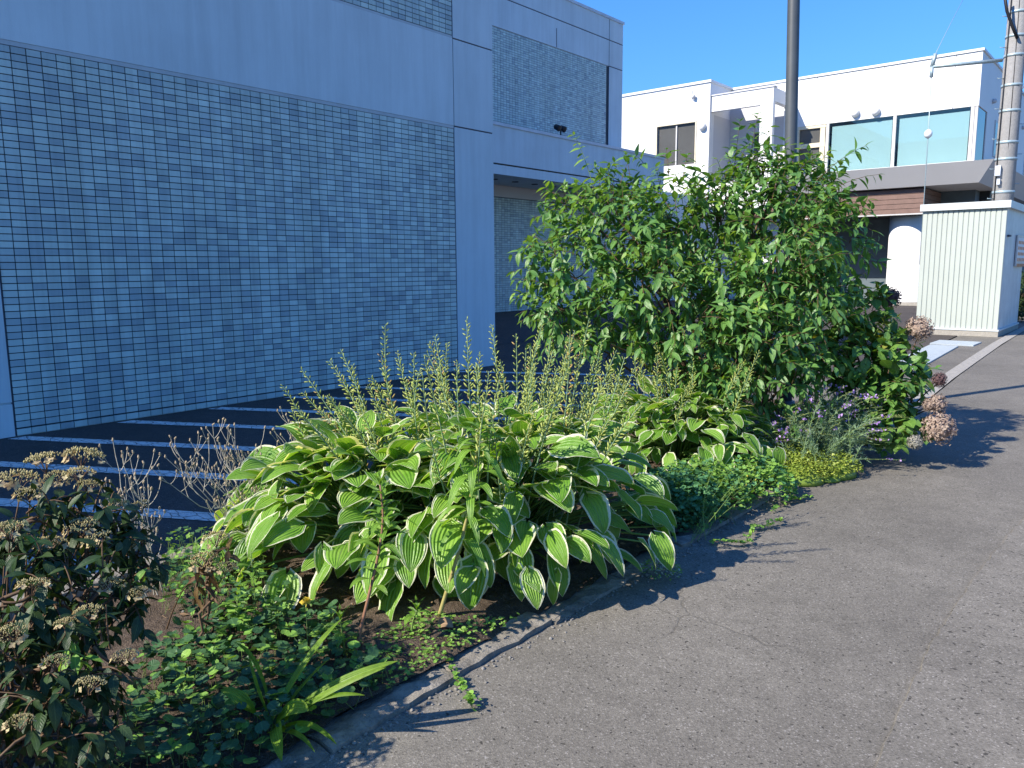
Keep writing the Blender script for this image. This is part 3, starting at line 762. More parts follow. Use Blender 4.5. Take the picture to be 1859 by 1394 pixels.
# balcony frame between the block and the main front
bx0, bx1 = xl1 + .002, at_y(1405, 157, 32.0)[0]; bz = at_y(1405, 157, 32.0)[2]; bb = at_y(1340, 196, 32.0)[2]
wbox('balcony_beam', M['white'], bx0, bx1, 32.0, 32.22, bb, bz)
wbox('balcony_beam', M['white'], bx1 - .22, bx1, 32.22, 33.97, bb + .1, bz)
xp = at_y(1380, 200, 32.0)[0]
wbox('balcony_post', M['white'], xp, bx1 - .003, 32.003, 32.21, 4.2, bb)
wbox('balcony_post', M['white'], bx1 - .2, bx1 - .004, 33.7, 33.96, 4.2, bb + .1)
wbox('balcony_coping', M['greywhite'], bx0, bx1 + .04, 31.96, 32.3, bz, bz + .05)
wbox('balcony_roof', M['white'], bx0, bx1 - .25, 32.25, 33.0, bz - .2, bz - .05)
wbox('balcony_wall', M['greywhite'], bx0, xp + .4, 33.9, 33.985, 4.4, bb + .35)
wbox('balcony_door', M['greywin'], xp - 1.0, xp - .25, 33.86, 33.9, 5.0, 7.3)
wbox('balcony_parapet', M['white'], bx0, bx1 - .001, 32.01, 32.2, 3.9, 5.1)
wbox('block_side', M['greywhite'], xl1 - .01, xl1 + .001, 32.3, 34, 4.0, 8.0)
# sloped canopy: wider at the top than at the soffit
cx1t, cx1b = at_y(1805, 288, 33.0)[0], at_y(1777, 331, 33.5)[0]
czt, czb = at_y(1805, 288, 33.0)[2], at_y(1777, 331, 33.5)[2]
b = MB(); V = [(-15.6, 33.5, czb), (cx1b, 33.5, czb), (cx1b, 62, czb), (-15.6, 62, czb), (-15.6, 33.0, czt), (cx1t, 33.0, czt), (cx1t, 62, czt), (-15.6, 62, czt)]
b.add(V, [(3, 2, 1, 0), (4, 5, 6, 7), (0, 1, 5, 4), (1, 2, 6, 5), (2, 3, 7, 6), (3, 0, 4, 7)], 0, None, .5, False); b.build('canopy', M['greywhite'], wb)
wbox('sill', M['white'], -13, xr, YM - .15, YM + .02, czt, z_wb)
# brown board fascia over the entrance
yb = 33.75
bxr = at_y(1677, 360, yb)[0]; bz1, bz0 = at_y(1677, 341, yb)[2], at_y(1677, 386, yb)[2]
nb = 5; hb = (bz1 - bz0) / nb
wbox('fascia_backing', M['dark'], -15.6, bxr - .02, yb + .03, yb + .2, bz0, bz1)
for k in range(nb):
    wbox('siding_board', M['brown'], -15.6, bxr, yb, yb + .028, bz0 + k * hb + .008, bz0 + (k + 1) * hb - .008)
for k in range(nb):
    wbox('siding_board', M['brown'], bxr - .03, bxr, yb + .03, 46, bz0 + k * hb + .008, bz0 + (k + 1) * hb - .008)
wbox('fascia_trim', M['metal'], -15.6, bxr + .02, yb - .02, yb + .3, bz0 - .05, bz0)
wbox('soffit', M['dark'], -15.6, bxr - .04, yb + .3, 46, bz0 - .03, bz0 - .001)
# column
cc = at_y(1640, 553, 34.9); cr_ = .70
b = MB(); b.lathe((cc[0], 34.9, 0), [(cr_ + .06, 0), (cr_ + .06, .12), (cr_, .14), (cr_, bz0 - .06)], 40); b.build('column', M['white'], wb)
wbox('entrance_wall', M['dark'], -15.6, bxr + 1.6, 37.5, 37.8, 0, czb)
f = wbox('entrance_window', M['metal'], at_y(1556, 430, 37.4)[0], at_y(1602, 430, 37.4)[0], 37.4, 37.49, at_y(1580, 452, 37.4)[2], at_y(1580, 422, 37.4)[2])
b = MB(); b.box(at_y(1558, 430, 37.38)[0], at_y(1599, 430, 37.38)[0], 37.385, 37.395, at_y(1580, 448, 37.38)[2], at_y(1580, 426, 37.38)[2]); b.build('pane', M['darkglass'], f)
wbox('step', M['gutter'], -15, bxr + .6, 33.6, 37.4, .0, .12)
wbox('lower_wall', M['white'], -15.6, -12.6, 34.2, 34.4, 0, bz0 - .06)

# ------------------------------------------------------------------ shed
SX1, SX0, SY0, SY1, SZ = -2.82, -4.46, 19.8, 22.72, 2.78
sh = thing('storage_shed', (-3.6, 21, 0), 'small white storage shed of vertical ribbed panels by the utility pole', 'shed')
b = MB(); b.box(SX0 + .03, SX1 - .03, SY0 + .03, SY1, .15, SZ - .02); b.build('core', M['shedcap'], sh)
npn = 16; pw = (SX1 - SX0) / npn
b0 = MB(); b0.add([(0, 0, .16), (.012, -.018, .16), (pw - .014, -.018, .16), (pw - .004, 0, .16), (0, 0, SZ - .02), (.012, -.018, SZ - .02), (pw - .014, -.018, SZ - .02), (pw - .004, 0, SZ - .02)], [(0, 1, 5, 4), (1, 2, 6, 5), (2, 3, 7, 6), (4, 5, 6, 7)], 0, None, .5, False)
pm_ = b0.mesh('panel', M['shed'])
for k in range(npn):
    share('panel', pm_, sh, (SX0 + k * pw + 3.6, SY0 + .028 - 21, 0))
npn2 = 26; pw2 = (SY1 - SY0 - .04) / npn2
b0 = MB(); b0.add([(0, 0, .16), (.014, .010, .16), (.014, pw2 - .012, .16), (0, pw2 - .004, .16), (0, 0, SZ - .02), (.014, .010, SZ - .02), (.014, pw2 - .012, SZ - .02), (0, pw2 - .004, SZ - .02)], [(0, 1, 5, 4), (1, 2, 6, 5), (2, 3, 7, 6), (4, 5, 6, 7)], 0, None, .5, False)
pm_ = b0.mesh('panel', M['shedcap'])
for k in range(npn2):
    share('panel', pm_, sh, (SX1 - .03 + 3.6, SY0 + .035 + k * pw2 - 21, 0))
b = MB(); b.box(SX0 - .05, SX1 + .06, SY0 - .06, SY1 + .05, SZ - .02, SZ + .13); b.build('roof_cap', M['shedcap'], sh)
b = MB(); b.box(SX0 - .02, SX1 + .02, SY0 - .03, SY1, .12, .158); b.build('base_trim', M['shedcap'], sh)
b = MB(); b.box(SX0 - .01, SX1 + .01, SY0 - .015, SY1 - .01, -.05, .118); b.build('plinth', M['gutter'], sh)
b = MB(); b.box(SX1 - .016, SX1 + .03, SY0 + .3, SY0 + .55, SZ - .62, SZ - .58); b.build('latch', M['joint'], sh)
ya, za = at_x(1846, 427, SX1)[1], at_x(1850, 427, SX1)[2]; yb2, zb2 = at_x(1860, 480, SX1)[1], at_x(1850, 483, SX1)[2]
nb_ = thing('notice_board', (SX1, ya, zb2), 'framed notice with orange print fixed on the shed side', 'notice board')
b = MB(); b.box(SX1 - .001, SX1 + .03, ya, yb2, zb2, za); b.build('frame', M['metal'], nb_)
b = MB(); b.box(SX1 + .03, SX1 + .034, ya + .05, yb2 - .05, zb2 + .12, za - .06); b.build('sheet', M['white'], nb_)
for k in range(5):
    z_ = za - .2 - k * .13
    b = MB()
    for j in range(6):
        y_ = ya + .12 + j * (yb2 - ya - .24) / 6
        b.box(SX1 + .034, SX1 + .037, y_, y_ + (yb2 - ya - .3) / 9, z_, z_ + .07)
    b.build('print', M['orange'], nb_)

# ------------------------------------------------------------------ utility pole
pp = np.array([at_x(1821, 400, -3.35)[0], 0, 0]); pB = at_y(1817, 400, 23.3); PX, PYY = pB[0], 23.3
up = thing('utility_pole', (PX, PYY, 0), 'pale concrete utility pole with step bolts rising behind the white shed', 'utility pole')
b = MB(); b.tube([(PX, PYY, 0), (PX, PYY, 5), (PX, PYY, 14)], [.255, .23, .19], 20); b.build('shaft', M['pole_conc'], up)
def prad(z): return .255 - .0047 * z
for k in range(22):
    z_ = 3.2 + k * .36; s_ = 1 if k % 2 else -1
    b = MB(); d_ = np.array([math.cos(YAW), math.sin(YAW), 0]) * s_
    c = np.array([PX, PYY, z_]) + d_ * prad(z_) * .9
    b.tube([c, c + d_ * .17, c + d_ * .17 + np.array([0, 0, .03])], .011, 5); b.build('step_bolt', M['galv'], up)
for z_ in (3.35, 4.15, 4.55, 5.3, 5.9, 6.6, 7.05, 7.6):
    b = MB(); b.lathe((PX, PYY, z_), [(prad(z_) + .012, -.03), (prad(z_) + .012, .03)], 20); b.build('band', M['galv'], up)
# bracket arm to the left with a hanging wire
zA = at_d(1760, 110, 1)[2]
dpt = (np.array([PX, PYY, 0]) - CP) @ CF
A0 = at_y(1820, 109, PYY); A1 = at_y(1692, 121, PYY - .9)
b = MB(); ad = nrm(A1 - A0); b.tube([A0, A1], .045, 4); b.tube([A1, A1 + np.array([.06, 0, .30])], .05, 4); b.build('bracket_arm', M['galv'], up)
b = MB(); b.tube([A1, A1 + np.array([0, 0, -.25])], .045, 6); b.build('hanger', M['galv'], up)
zb_ = at_y(1694, 242, A1[1])[2]
hw = thing('hanging_wire', (A1[0], A1[1], SZ + .13), 'thin wire with a white insulator hanging from the pole bracket to the shed', 'wire')
b = MB(); b.tube([A1 + np.array([0, 0, -.25]), (A1[0] + .02, A1[1], zb_), (A1[0] + .03, A1[1], 0.0 + SZ - 1.2)], .012, 5); b.build('wire', M['galv'], hw)
b = MB(); b.lathe((A1[0] + .02, A1[1], zb_), [(.03, -.11), (.085, -.06), (.1, 0), (.085, .06), (.03, .11)], 12); b.build('insulator', M['ceram'], hw)
B1 = at_y(1752, -8, PYY + 6)
ow = thing('overhead_wire', tuple(A1), 'thin overhead wire running up into the sky from the pole bracket', 'wire')
b = MB(); b.tube([A1 + np.array([.06, 0, .3]), (A1 + B1) / 2 + np.array([0, 0, .1]), B1], .008, 4); b.build('wire', M['galv'], ow)
cb = thing('power_cable', (PX, PYY, 9), 'thick black cable curving onto the top of the utility pole', 'cable')
c0, c1, c2, c3 = at_y(1822, -20, PYY - .6), at_y(1828, 20, PYY - .5), at_y(1838, 48, PYY - .38), at_y(1847, 70, PYY - .27)
b = MB(); b.tube([c0, c1, c2, c3], .035, 8); b.build('cable', M['black'], cb)
b = MB()
for q, off in ((0, -.16), (1, .05)):
    b.tube([(PX + off, PYY - .2, 2.0), (PX + off + .01, PYY - .215, 5), (PX + off * .8, PYY - .2, 8.4)], .014, 5)
b.build('riser_cable', M['black'], up)
for u_, v_, s_ in ((1823, 310, .12), (1824, 330, .07)):
    c = at_y(u_ - 11, v_, PYY - .26); b = MB(); b.box(c[0] - s_ / 2, c[0] + s_ / 2, PYY - .33, PYY - .22, c[2] - s_, c[2] + s_); b.build('junction_box', M['coping'], up)
for u_, v_ in ((1853, 160), (1857, 165)):
    c = at_y(u_, v_, PYY + 2.0)
b = MB(); c = at_y(1853, 158, PYY); b.tube([(PX + .15, PYY, c[2] - .05), c], .02, 5); b.lathe(c, [(.03, -.07), (.07, -.03), (.07, .03), (.03, .07)], 10, 1); b.build('side_insulator', [M['galv'], M['ceram']], up)

# ------------------------------------------------------------------ lamp pole
lp = thing('lamp_pole', (-2.91, 7.81, 0), 'plain grey-blue steel lamp pole rising behind the big leafy shrub', 'lamp pole')
t0 = np.array([-2.91, 7.81, 0.0]); t1 = at_d(1441, 0, 7.5); dd = t1 - t0; t2 = t0 + dd * 1.45
b = MB(); b.tube([t0, t0 + dd * .4, t1, t2], [.062, .06, .057, .054], 20); b.build('shaft', M['lamp'], lp)
b = MB(); b.box(-3.03, -2.79, 7.69, 7.93, .03, .07); b.tube([(-2.91, 7.81, .07), (-2.91, 7.81, .2)], .085, 16); b.build('base_plate', M['lamp'], lp)
b = MB(); arm = t2 + np.array([.55, .25, .12]); b.tube([t2 + np.array([0, 0, -.04]), t2 + np.array([.25, .1, .1]), arm], .035, 10); b.build('arm', M['lamp'], lp)
b = MB(); b.lathe(arm + np.array([.18, .08, 0]), [(.1, -.06), (.13, -.02), (.09, .05), (.03, .07)], 14); b.build('lamp_head', M['lamp'], lp)

# ------------------------------------------------------------------ leaf templates (x across, y along 0..1, z up)
def leaf_tpl(wid, rows=5, fold=.12, droop=.18, peak=.4, sharp=1.0, base=.0, wave=0.0):
    V = []; UVs = []
    for i in range(rows + 1):
        s = i / rows
        a, c = peak * 2.0, (1 - peak) * 2.0 * sharp
        w = (max(s, 1e-4) ** a) * (max(1 - s, 1e-4) ** c)
        m = (a / (a + c)) ** a * (c / (a + c)) ** c
        w = wid / 2 * w / m
        if i == 0: w = wid * .04 + base
        if i == rows: w = .002
        z = -droop * s * s
        for k in (-1, 0, 1):
            V.append((k * w, s, z + abs(k) * fold * w + (wave * math.sin(i * 2.1 + k) if k else 0))); UVs.append((.5 + .5 * k, s))
    F = []
    for i in range(rows):
        for k in range(2):
            F.append((i * 3 + k, i * 3 + k + 1, i * 3 + k + 4, i * 3 + k + 3))
    return np.array(V), F, np.array(UVs)
def round_tpl(n=8, notch=True, lobes=0, cup=.12):
    V = [(0, 0.0, 0)]; UVs = [(.5, .0)]
    for i in range(n + 1):
        a = -math.pi * .93 + 2 * math.pi * .93 * i / n
        r = .5 * (1 - (.22 * abs(math.sin(a * lobes / 2.0)) if lobes else 0) + .05 * math.cos(5 * a))
        V.append((r * math.sin(a), .08 + r * math.cos(a), cup * r + .04 * math.sin(3 * a))); UVs.append((.5 + .5 * math.sin(a), .5 + .5 * math.cos(a)))
    F = [(0, i + 2, i + 1) for i in range(n)]
    return np.array(V), F, np.array(UVs)
def pod_tpl():
    V = [(0, 0, 0)] + [(.13 * math.cos(a), .38, .13 * math.sin(a)) for a in (0, 2.09, 4.19)] + [(.11 * math.cos(a), .72, .11 * math.sin(a)) for a in (0, 2.09, 4.19)] + [(0, 1, 0)]
    F = [(0, 2, 1), (0, 3, 2), (0, 1, 3), (1, 2, 5, 4), (2, 3, 6, 5), (3, 1, 4, 6), (4, 5, 7), (5, 6, 7), (6, 4, 7)]
    return np.array(V), F, np.array([(.5, v[1]) for v in V])
T_LANCE = leaf_tpl(.40, 5, .25, .22, .40, 1.0)
T_LANCE_FLAT = leaf_tpl(.42, 4, .15, .08, .40, 1.0)
T_SLIM = leaf_tpl(.20, 6, .25, .35, .40, 1.0)
T_OVATE = leaf_tpl(.66, 5, .22, .16, .42, .9, .05)
T_NEEDLE = leaf_tpl(.11, 2, .1, .10, .45)
T_PETAL = leaf_tpl(.9, 2, .1, -.15, .55, .6)
T_ROUND = round_tpl(9, True, 0, .16)
T_LOBED = round_tpl(12, True, 5, .14)
T_POD = pod_tpl()
UP = np.array([0, 0, 1.0])
def rdir(n=1):
    return nrm(rng.normal(size=(n, 3)))
def bez(p0, p1, p2, n):
    t = np.linspace(0, 1, n)[:, None]
    return (1 - t) ** 2 * np.asarray(p0) + 2 * t * (1 - t) * np.asarray(p1) + t ** 2 * np.asarray(p2)

# ------------------------------------------------------------------ hostas
def hosta_leaf(mb, crown, pb, hd, pitch, L, wfac, cup, droop, roll, wav, rnd):
    """blade from base point pb, heading hd (unit, horizontal), starting pitch, on a petiole from the crown"""
    nr, nc = 11, 9
    ss = np.linspace(0, 1, nr) ** .9
    ang = pitch - droop * ss ** 1.3
    mid = np.zeros((nr, 2))
    for i in range(1, nr):
        a = .5 * (ang[i] + ang[i - 1]); d = ss[i] - ss[i - 1]
        mid[i] = mid[i - 1] + L * d * np.array([math.cos(a), math.sin(a)])
    f = (np.maximum(ss, 1e-4) ** .42) * (np.maximum(1 - ss, 1e-4) ** .82); f /= f.max()
    f[0] = .12; f[-1] = .004
    side = np.array([-hd[1], hd[0], 0.0]); V = []; UV = []
    ph = rng.uniform(0, 6.28)
    for i in range(nr):
        T = np.array([hd[0] * math.cos(ang[i]), hd[1] * math.cos(ang[i]), math.sin(ang[i])])
        Nn = np.cross(T, side); Nn = Nn if Nn[2] > 0 or abs(ang[i]) > 1.2 else -Nn
        Nn = np.array([-hd[0] * math.sin(ang[i]), -hd[1] * math.sin(ang[i]), math.cos(ang[i])])
        S = side * math.cos(roll) + Nn * math.sin(roll); N2 = Nn * math.cos(roll) - side * math.sin(roll)
        C = pb + np.array([hd[0] * mid[i, 0], hd[1] * mid[i, 0], mid[i, 1]])
        for j in range(nc):
            t = -1 + 2 * j / (nc - 1)
            w = wfac * L * f[i] * t
            back = -.16 * L * abs(t) ** 1.5 * (1 - ss[i]) ** 3
            z = cup * abs(w) * (1 - .35 * abs(t)) + wav * L * math.sin(ss[i] * 9 + ph + (1.7 if t > 0 else 0)) * t * t * (f[i])
            z -= .012 * L * math.cos(t * 9.4) * (f[i])
            V.append(C + S * w + T * back + N2 * z); UV.append((.5 + .5 * t, ss[i]))
    F = [(i * nc + j, i * nc + j + 1, (i + 1) * nc + j + 1, (i + 1) * nc + j) for i in range(nr - 1) for j in range(nc - 1)]
    V = np.array(V); V[:, 2] = np.maximum(V[:, 2], .012)
    mb.add(V, F, 0, UV, rnd)
    m = (crown + pb) / 2 + np.array([0, 0, .10]) - .1 * np.array([hd[0], hd[1], 0])
    P = bez(crown, m, pb, 6); P[-1] = pb + np.array([hd[0], hd[1], 0]) * .004
    mb.tube(P, np.linspace(.008, .005, 6), 4, 1, .5, False)

def hosta(center, R, Hm, nleaf, L0, label, tips, nrand, seed, hgt, squash=(1, 1), extra=()):
    global rng
    rng = np.random.default_rng(seed)
    c = np.array([center[0], center[1], .05])
    t = thing('hosta_plant', tuple(c), label, 'plant', 'variegated hostas in the bed')
    ga = 2.39996; surplus = MB(); nmade = 0
    crowns = [(c, R, Hm, nleaf)] + [(np.array([e[0], e[1], .05]), e[2], e[3], e[4]) for e in extra]
    for ci, (cc_, Rc, Hc, nl) in enumerate(crowns):
      for k in range(nl):
        q = (k + .5) / nl
        ring = q ** .57                                    # 0 centre, 1 skirt
        az = k * ga + rng.normal(0, .3)
        if math.cos(az - math.radians(-50 - 30 * ci)) < -.25 and rng.uniform() < .6: az += math.pi + rng.normal(0, .5)
        hd = np.array([math.cos(az), math.sin(az), 0])
        L = L0 * rng.uniform(.68, 1.12) * (1.0 if ring > .3 else .85)
        if ring < .78:
            r = Rc * (.10 + .62 * ring) * rng.uniform(.85, 1.15)
            z = Hc * (1 - .42 * ring ** 1.7) + rng.normal(0, .05)
            pitch = .80 - 1.0 * ring + rng.normal(0, .32); droop = rng.uniform(.3, 1.0)
        else:
            s = (ring - .78) / .22
            r = Rc * (.62 + .20 * s) * rng.uniform(.88, 1.12)
            z = Hc * (.68 - .44 * s) + rng.normal(0, .05)
            pitch = -.12 - .62 * s + rng.normal(0, .26); droop = rng.uniform(.2, .75)
        pb = cc_ + np.array([hd[0] * r * squash[0], hd[1] * r * squash[1], max(z, .10)])
        # keep leaves of one crown out of the heart of the other
        cr = cc_ + np.array([hd[0] * .07, hd[1] * .07, -.02]) * rng.uniform(.3, 2.2)
        single_ = nmade < 298 and (nl < 100 or math.cos(az - math.radians(-50)) > -.35)
        nmade += 1 if single_ else 0
        mb = MB() if single_ else surplus
        hd2 = nrm(np.array([hd[0] + rng.normal(0, .38), hd[1] + rng.normal(0, .38), 0]))
        hosta_leaf(mb, cr, pb, hd2, pitch, L, rng.uniform(.27, .38), rng.uniform(.0, .55), droop, rng.normal(0, .38), rng.uniform(.008, .05), rng.uniform())
        if single_: mb.build('leaf', [M['hosta'], M['petiole']], t)
    surplus.build('foliage', [M['hosta'], M['petiole']], t, kind='stuff')
    # seed stalks
    for k in range(len(tips) + nrand):
        a = rng.uniform(0, 6.28); rr = R * .55 * math.sqrt(rng.uniform())
        base = c + np.array([math.cos(a) * rr * squash[0], math.sin(a) * rr * squash[1], .1])
        if k < len(tips):
            u_, v_ = tips[k]
            # stand over the plant, at the depth of its own foot
            p = at_d(u_, v_, (c - CP) @ CF + rng.uniform(-.45, .5) * R)
            base = c + (np.array([p[0], p[1], c[2]]) - c) * .62; base[2] = .12; tip = p
        else:
            tip = base + np.array([(base[0] - c[0]) * .8 + rng.normal(0, .10), (base[1] - c[1]) * .8 + rng.normal(0, .10), hgt * rng.uniform(.62, .95)])
        mb = MB(); md = (base + tip) / 2 + rng.normal(0, .06, 3) + np.array([0, 0, .03])
        P = bez(base, md, tip, 22)
        mb.tube(P, np.linspace(.005, .002, 22), 5, 0, .5, False)
        T = nrm(np.gradient(P, axis=0)); n = int(rng.integers(40, 62)); f0 = rng.uniform(.42, .55)
        pos = []; dr = []; sz = []
        side0 = rng.uniform(0, 6.28)
        for j in range(n):
            s = f0 + (1 - f0) * (j / n) ** .9
            x = s * 21; i0 = min(int(x), 20); q = x - i0
            pt = P[i0] * (1 - q) + P[i0 + 1] * q; tt = T[i0]
            aa = side0 + j * 2.3 + rng.normal(0, .3)
            o = nrm(np.cross(tt, [math.cos(aa), math.sin(aa), .1]))
            o = nrm(o + tt * rng.uniform(.5, 1.3))
            pos.append(pt + o * .004); dr.append(o); sz.append(rng.uniform(.034, .050) * (1 - .5 * (j / n) ** 2))
        br = 1 if rng.uniform() > .25 else 2
        br = 1 if rng.uniform() < .92 else 2
        k1 = [i for i in range(n) if rng.uniform() < (.97 if br == 1 else .5)]; k2 = [i for i in range(n) if i not in k1]
        mb.inst(T_POD, [pos[i] for i in k1], [dr[i] for i in k1], [UP + rdir()[0] * .3 for _ in k1], [sz[i] for i in k1], rng.uniform(size=len(k1)), 1)
        if k2: mb.inst(T_POD, [pos[i] for i in k2], [dr[i] for i in k2], [UP + rdir()[0] * .3 for _ in k2], [sz[i] for i in k2], rng.uniform(size=len(k2)), 2)
        mb.build('seed_stalk', [M['stalk'], M['pod'], M['pod2']], t)
    return t
TIPS1 = [(513, 700), (548, 712), (598, 655), (622, 690), (640, 662), (668, 700), (692, 645), (700, 588), (722, 640), (752, 640), (738, 690), (790, 610), (762, 672), (812, 622), (848, 578), (830, 655),
         (893, 590), (872, 640), (937, 605), (908, 655), (955, 632), (985, 585), (972, 660), (1000, 612), (1070, 577), (1035, 600), (1048, 645), (1012, 668), (1092, 620), (1078, 660), (1105, 700), (575, 740), (530, 745), (650, 730)]
hosta((-2.70, 3.10), 1.02, .66, 330, .212, 'large front hosta clump with broad white-edged leaves and many seed stalks', TIPS1, 44, 11, 1.1, extra=[(-3.18, 2.66, .95, .60, 250)])
TIPS2 = [(1150, 600), (1163, 640), (1185, 612), (1200, 640), (1212, 622), (1242, 600), (1225, 655), (1270, 622), (1255, 640), (1305, 680), (1134, 690), (1178, 660), (1290, 660)]
hosta((-2.88, 5.42), .92, .50, 300, .168, 'smaller hosta clump behind, between the big hosta and the leafy shrub', TIPS2, 18, 12, .9)

# ------------------------------------------------------------------ large leafy shrub
def bush(name, label, category, base, lobes, density, leafL, tpl, mats, nsingle, seed, nstems, droopk=.35, shoots=(), pair=6, stem_r=.022, twl=(.16, .34), young=.08, group=None, spread=.12):
    global rng
    rng = np.random.default_rng(seed)
    base = np.array(base, float)
    t = thing(name, tuple(base), label, category, group)
    C_ = np.array([l[0] for l in lobes]); R_ = np.array([l[1] for l in lobes])
    LP, LD, LN, LS, LR, LY = [], [], [], [], [], []
    tw = MB()
    def shoot(p, d, ln, npair, lf, yng):
        bend = np.array([0, 0, -droopk * ln * .35])
        P = bez(p, p + d * ln * .5 + np.array([0, 0, .02]), p + d * ln + bend, 5)
        tw.tube(P, np.linspace(.0035, .0014, 5), 3, 0 if yng < .5 else 1, .5, False)
        T = nrm(np.gradient(P, axis=0)); a0 = rng.uniform(0, 3.14)
        for j in range(npair):
            s = (j + .6) / npair; x = s * 4; i0 = min(int(x), 3); q = x - i0
            pt = P[i0] * (1 - q) + P[i0 + 1] * q; tt = T[i0]
            e1 = nrm(np.cross(tt, UP + .01)); e2 = np.cross(tt, e1)
            a = a0 + (j % 2) * 1.57
            o = math.cos(a) * e1 + math.sin(a) * e2
            for sg in (1, -1):
                if rng.uniform() < .08: continue
                dd = nrm(o * sg * .85 + tt * (.35 + .5 * s) - UP * droopk * rng.uniform(.4, 1.5) + rng.normal(0, .16, 3))
                LP.append(pt); LD.append(dd); LN.append(UP * .9 + tt * .25 + rng.normal(0, .28, 3)); LS.append(lf * rng.uniform(.55, 1.22) * (1.0 if s < .8 else .75)); LR.append(rng.uniform()); LY.append(yng > .5)
    for li in range(len(lobes)):
        c, r = C_[li], R_[li]; n = int(density * 4 * math.pi * r * r)
        D = rdir(n)
        for d in D:
            p = c + d * r * rng.uniform(.72, 1.05)
            q = np.linalg.norm(C_ - p, axis=1) / R_; q[li] = 9
            if q.min() < .68 and rng.uniform() > .18: continue
            if p[2] < .12: continue
            sd = nrm(d * .75 + UP * (.35 if d[2] > -.1 else -.05) + rng.normal(0, .35, 3))
            ln = rng.uniform(*twl); y_ = 1 if (rng.uniform() < young * (2.5 if d[2] > .45 else .6)) else 0
            shoot(p - sd * ln * .55, sd, ln, max(3, int(pair * ln / twl[1] + .5)), leafL, y_)
    for (pa, pb, yng) in shoots:
        pa, pb = np.array(pa), np.array(pb); ln = np.linalg.norm(pb - pa)
        shoot(pa, (pb - pa) / ln, ln, int(max(5, ln / .055)), leafL * 1.0, yng)
    LP, LD, LN, LS, LR, LY = map(np.array, (LP, LD, LN, LS, LR, LY))
    # limbs
    for k in range(nstems):
        li = int(rng.integers(len(lobes))) if k >= len(lobes) else k
        tgt = C_[li] + rdir()[0] * R_[li] * .3
        b0 = base + np.array([rng.normal(0, spread), rng.normal(0, spread), 0])
        m = b0 * .45 + tgt * .55; m[2] += .25 * abs(tgt[2] - b0[2]) * .5; m[:2] = b0[:2] * .6 + tgt[:2] * .4
        P = bez(b0, m, tgt, 10); P[1:-1] += rng.normal(0, .015, (8, 3))
        mb = MB(); mb.tube(P, np.linspace(stem_r * rng.uniform(.7, 1.2), .006, 10), 6, 0, .5, False)
        for j in range(7):
            i0 = int(rng.integers(4, 10)); q = P[i0]; e = q + nrm(rdir()[0] + UP * .3) * R_[li] * rng.uniform(.5, 1.0)
            mb.tube(bez(q, (q + e) / 2 + rng.normal(0, .03, 3), e, 5), np.linspace(.006, .0025, 5), 4, 1, .5, False)
        mb.build('stem', [M['bark'], M['twig']], t)
    # singles: near, facing leaves
    dep = (LP - CP) @ CF
    score = dep - .25 * np.abs(nrm(LN) @ -CF) + rng.uniform(0, .35, len(dep))
    idx = np.argsort(score); sel = np.zeros(len(dep), bool); sel[idx[:nsingle]] = True
    rest_ = ~sel
    fo = MB()
    a = rest_ & ~LY; fo.inst(tpl, LP[a], LD[a], LN[a], LS[a], LR[a], 0)
    a = rest_ & LY; fo.inst(tpl, LP[a], LD[a], LN[a], LS[a] * .9, LR[a], 1)
    fo.build('foliage', mats, t, kind='stuff')
    lm = []
    for q in range(6):
        z = MB(); z.inst(tpl, [(0, 0, 0)], [(0, 1, 0)], [(0, 0, 1)], 1.0, q / 5, 0); lm.append(z.mesh('leaf', [mats[0]]))
    for i in np.where(sel)[0]:
        D = nrm(LD[i]); X = nrm(np.cross(D, LN[i])); Z = np.cross(X, D)
        o = share('leaf', lm[int(LR[i] * 5.99)], t)
        s = LS[i]; p = LP[i] - base
        o.matrix_local = Matrix(((X[0] * s, D[0] * s, Z[0] * s, p[0]), (X[1] * s, D[1] * s, Z[1] * s, p[1]), (X[2] * s, D[2] * s, Z[2] * s, p[2]), (0, 0, 0, 1)))
    tw.build('twig', [M['twig'], M['greentwig']], t, kind='stuff')
    print(name, 'leaves', len(LP))
    return t
def lobe(u, v, rpx, d): return (at_d(u, v, d), rpx * d / FPX)
LOBES = [lobe(1008, 565, 62, 6.5), lobe(990, 470, 48, 6.6), lobe(1055, 480, 85, 6.5), lobe(1050, 400, 70, 6.7), lobe(1105, 358, 55, 6.8), lobe(1130, 420, 90, 6.5),
         lobe(1120, 555, 70, 6.3), lobe(1190, 500, 95, 6.2), lobe(1220, 385, 68, 6.5), lobe(1205, 440, 80, 6.3), lobe(1255, 570, 90, 6.1), lobe(1330, 362, 54, 6.6),
         lobe(1395, 352, 60, 6.5), lobe(1470, 352, 60, 6.6), lobe(1420, 415, 95, 6.3), lobe(1500, 420, 75, 6.5), lobe(1330, 540, 95, 6.1), lobe(1425, 520, 105, 6.1),
         lobe(1515, 515, 70, 6.4), lobe(1370, 625, 95, 6.0), lobe(1460, 610, 80, 6.2), lobe(1260, 640, 65, 6.1), lobe(1330, 690, 75, 6.1), lobe(1420, 690, 75, 6.1),
         lobe(1045, 615, 32, 6.3), lobe(1110, 620, 24, 6.3), lobe(1165, 600, 34, 6.2),
         lobe(1410, 460, 100, 7.2), lobe(1370, 600, 110, 6.9), lobe(1180, 420, 60, 7.0), lobe(1275, 405, 62, 6.6), lobe(1290, 350, 40, 6.7), lobe(1430, 310, 42, 6.6), lobe(1370, 300, 36, 6.6)]
def shp(u0, v0, u1, v1, d, y=1): return (at_d(u0, v0, d), at_d(u1, v1, d - .05), y)
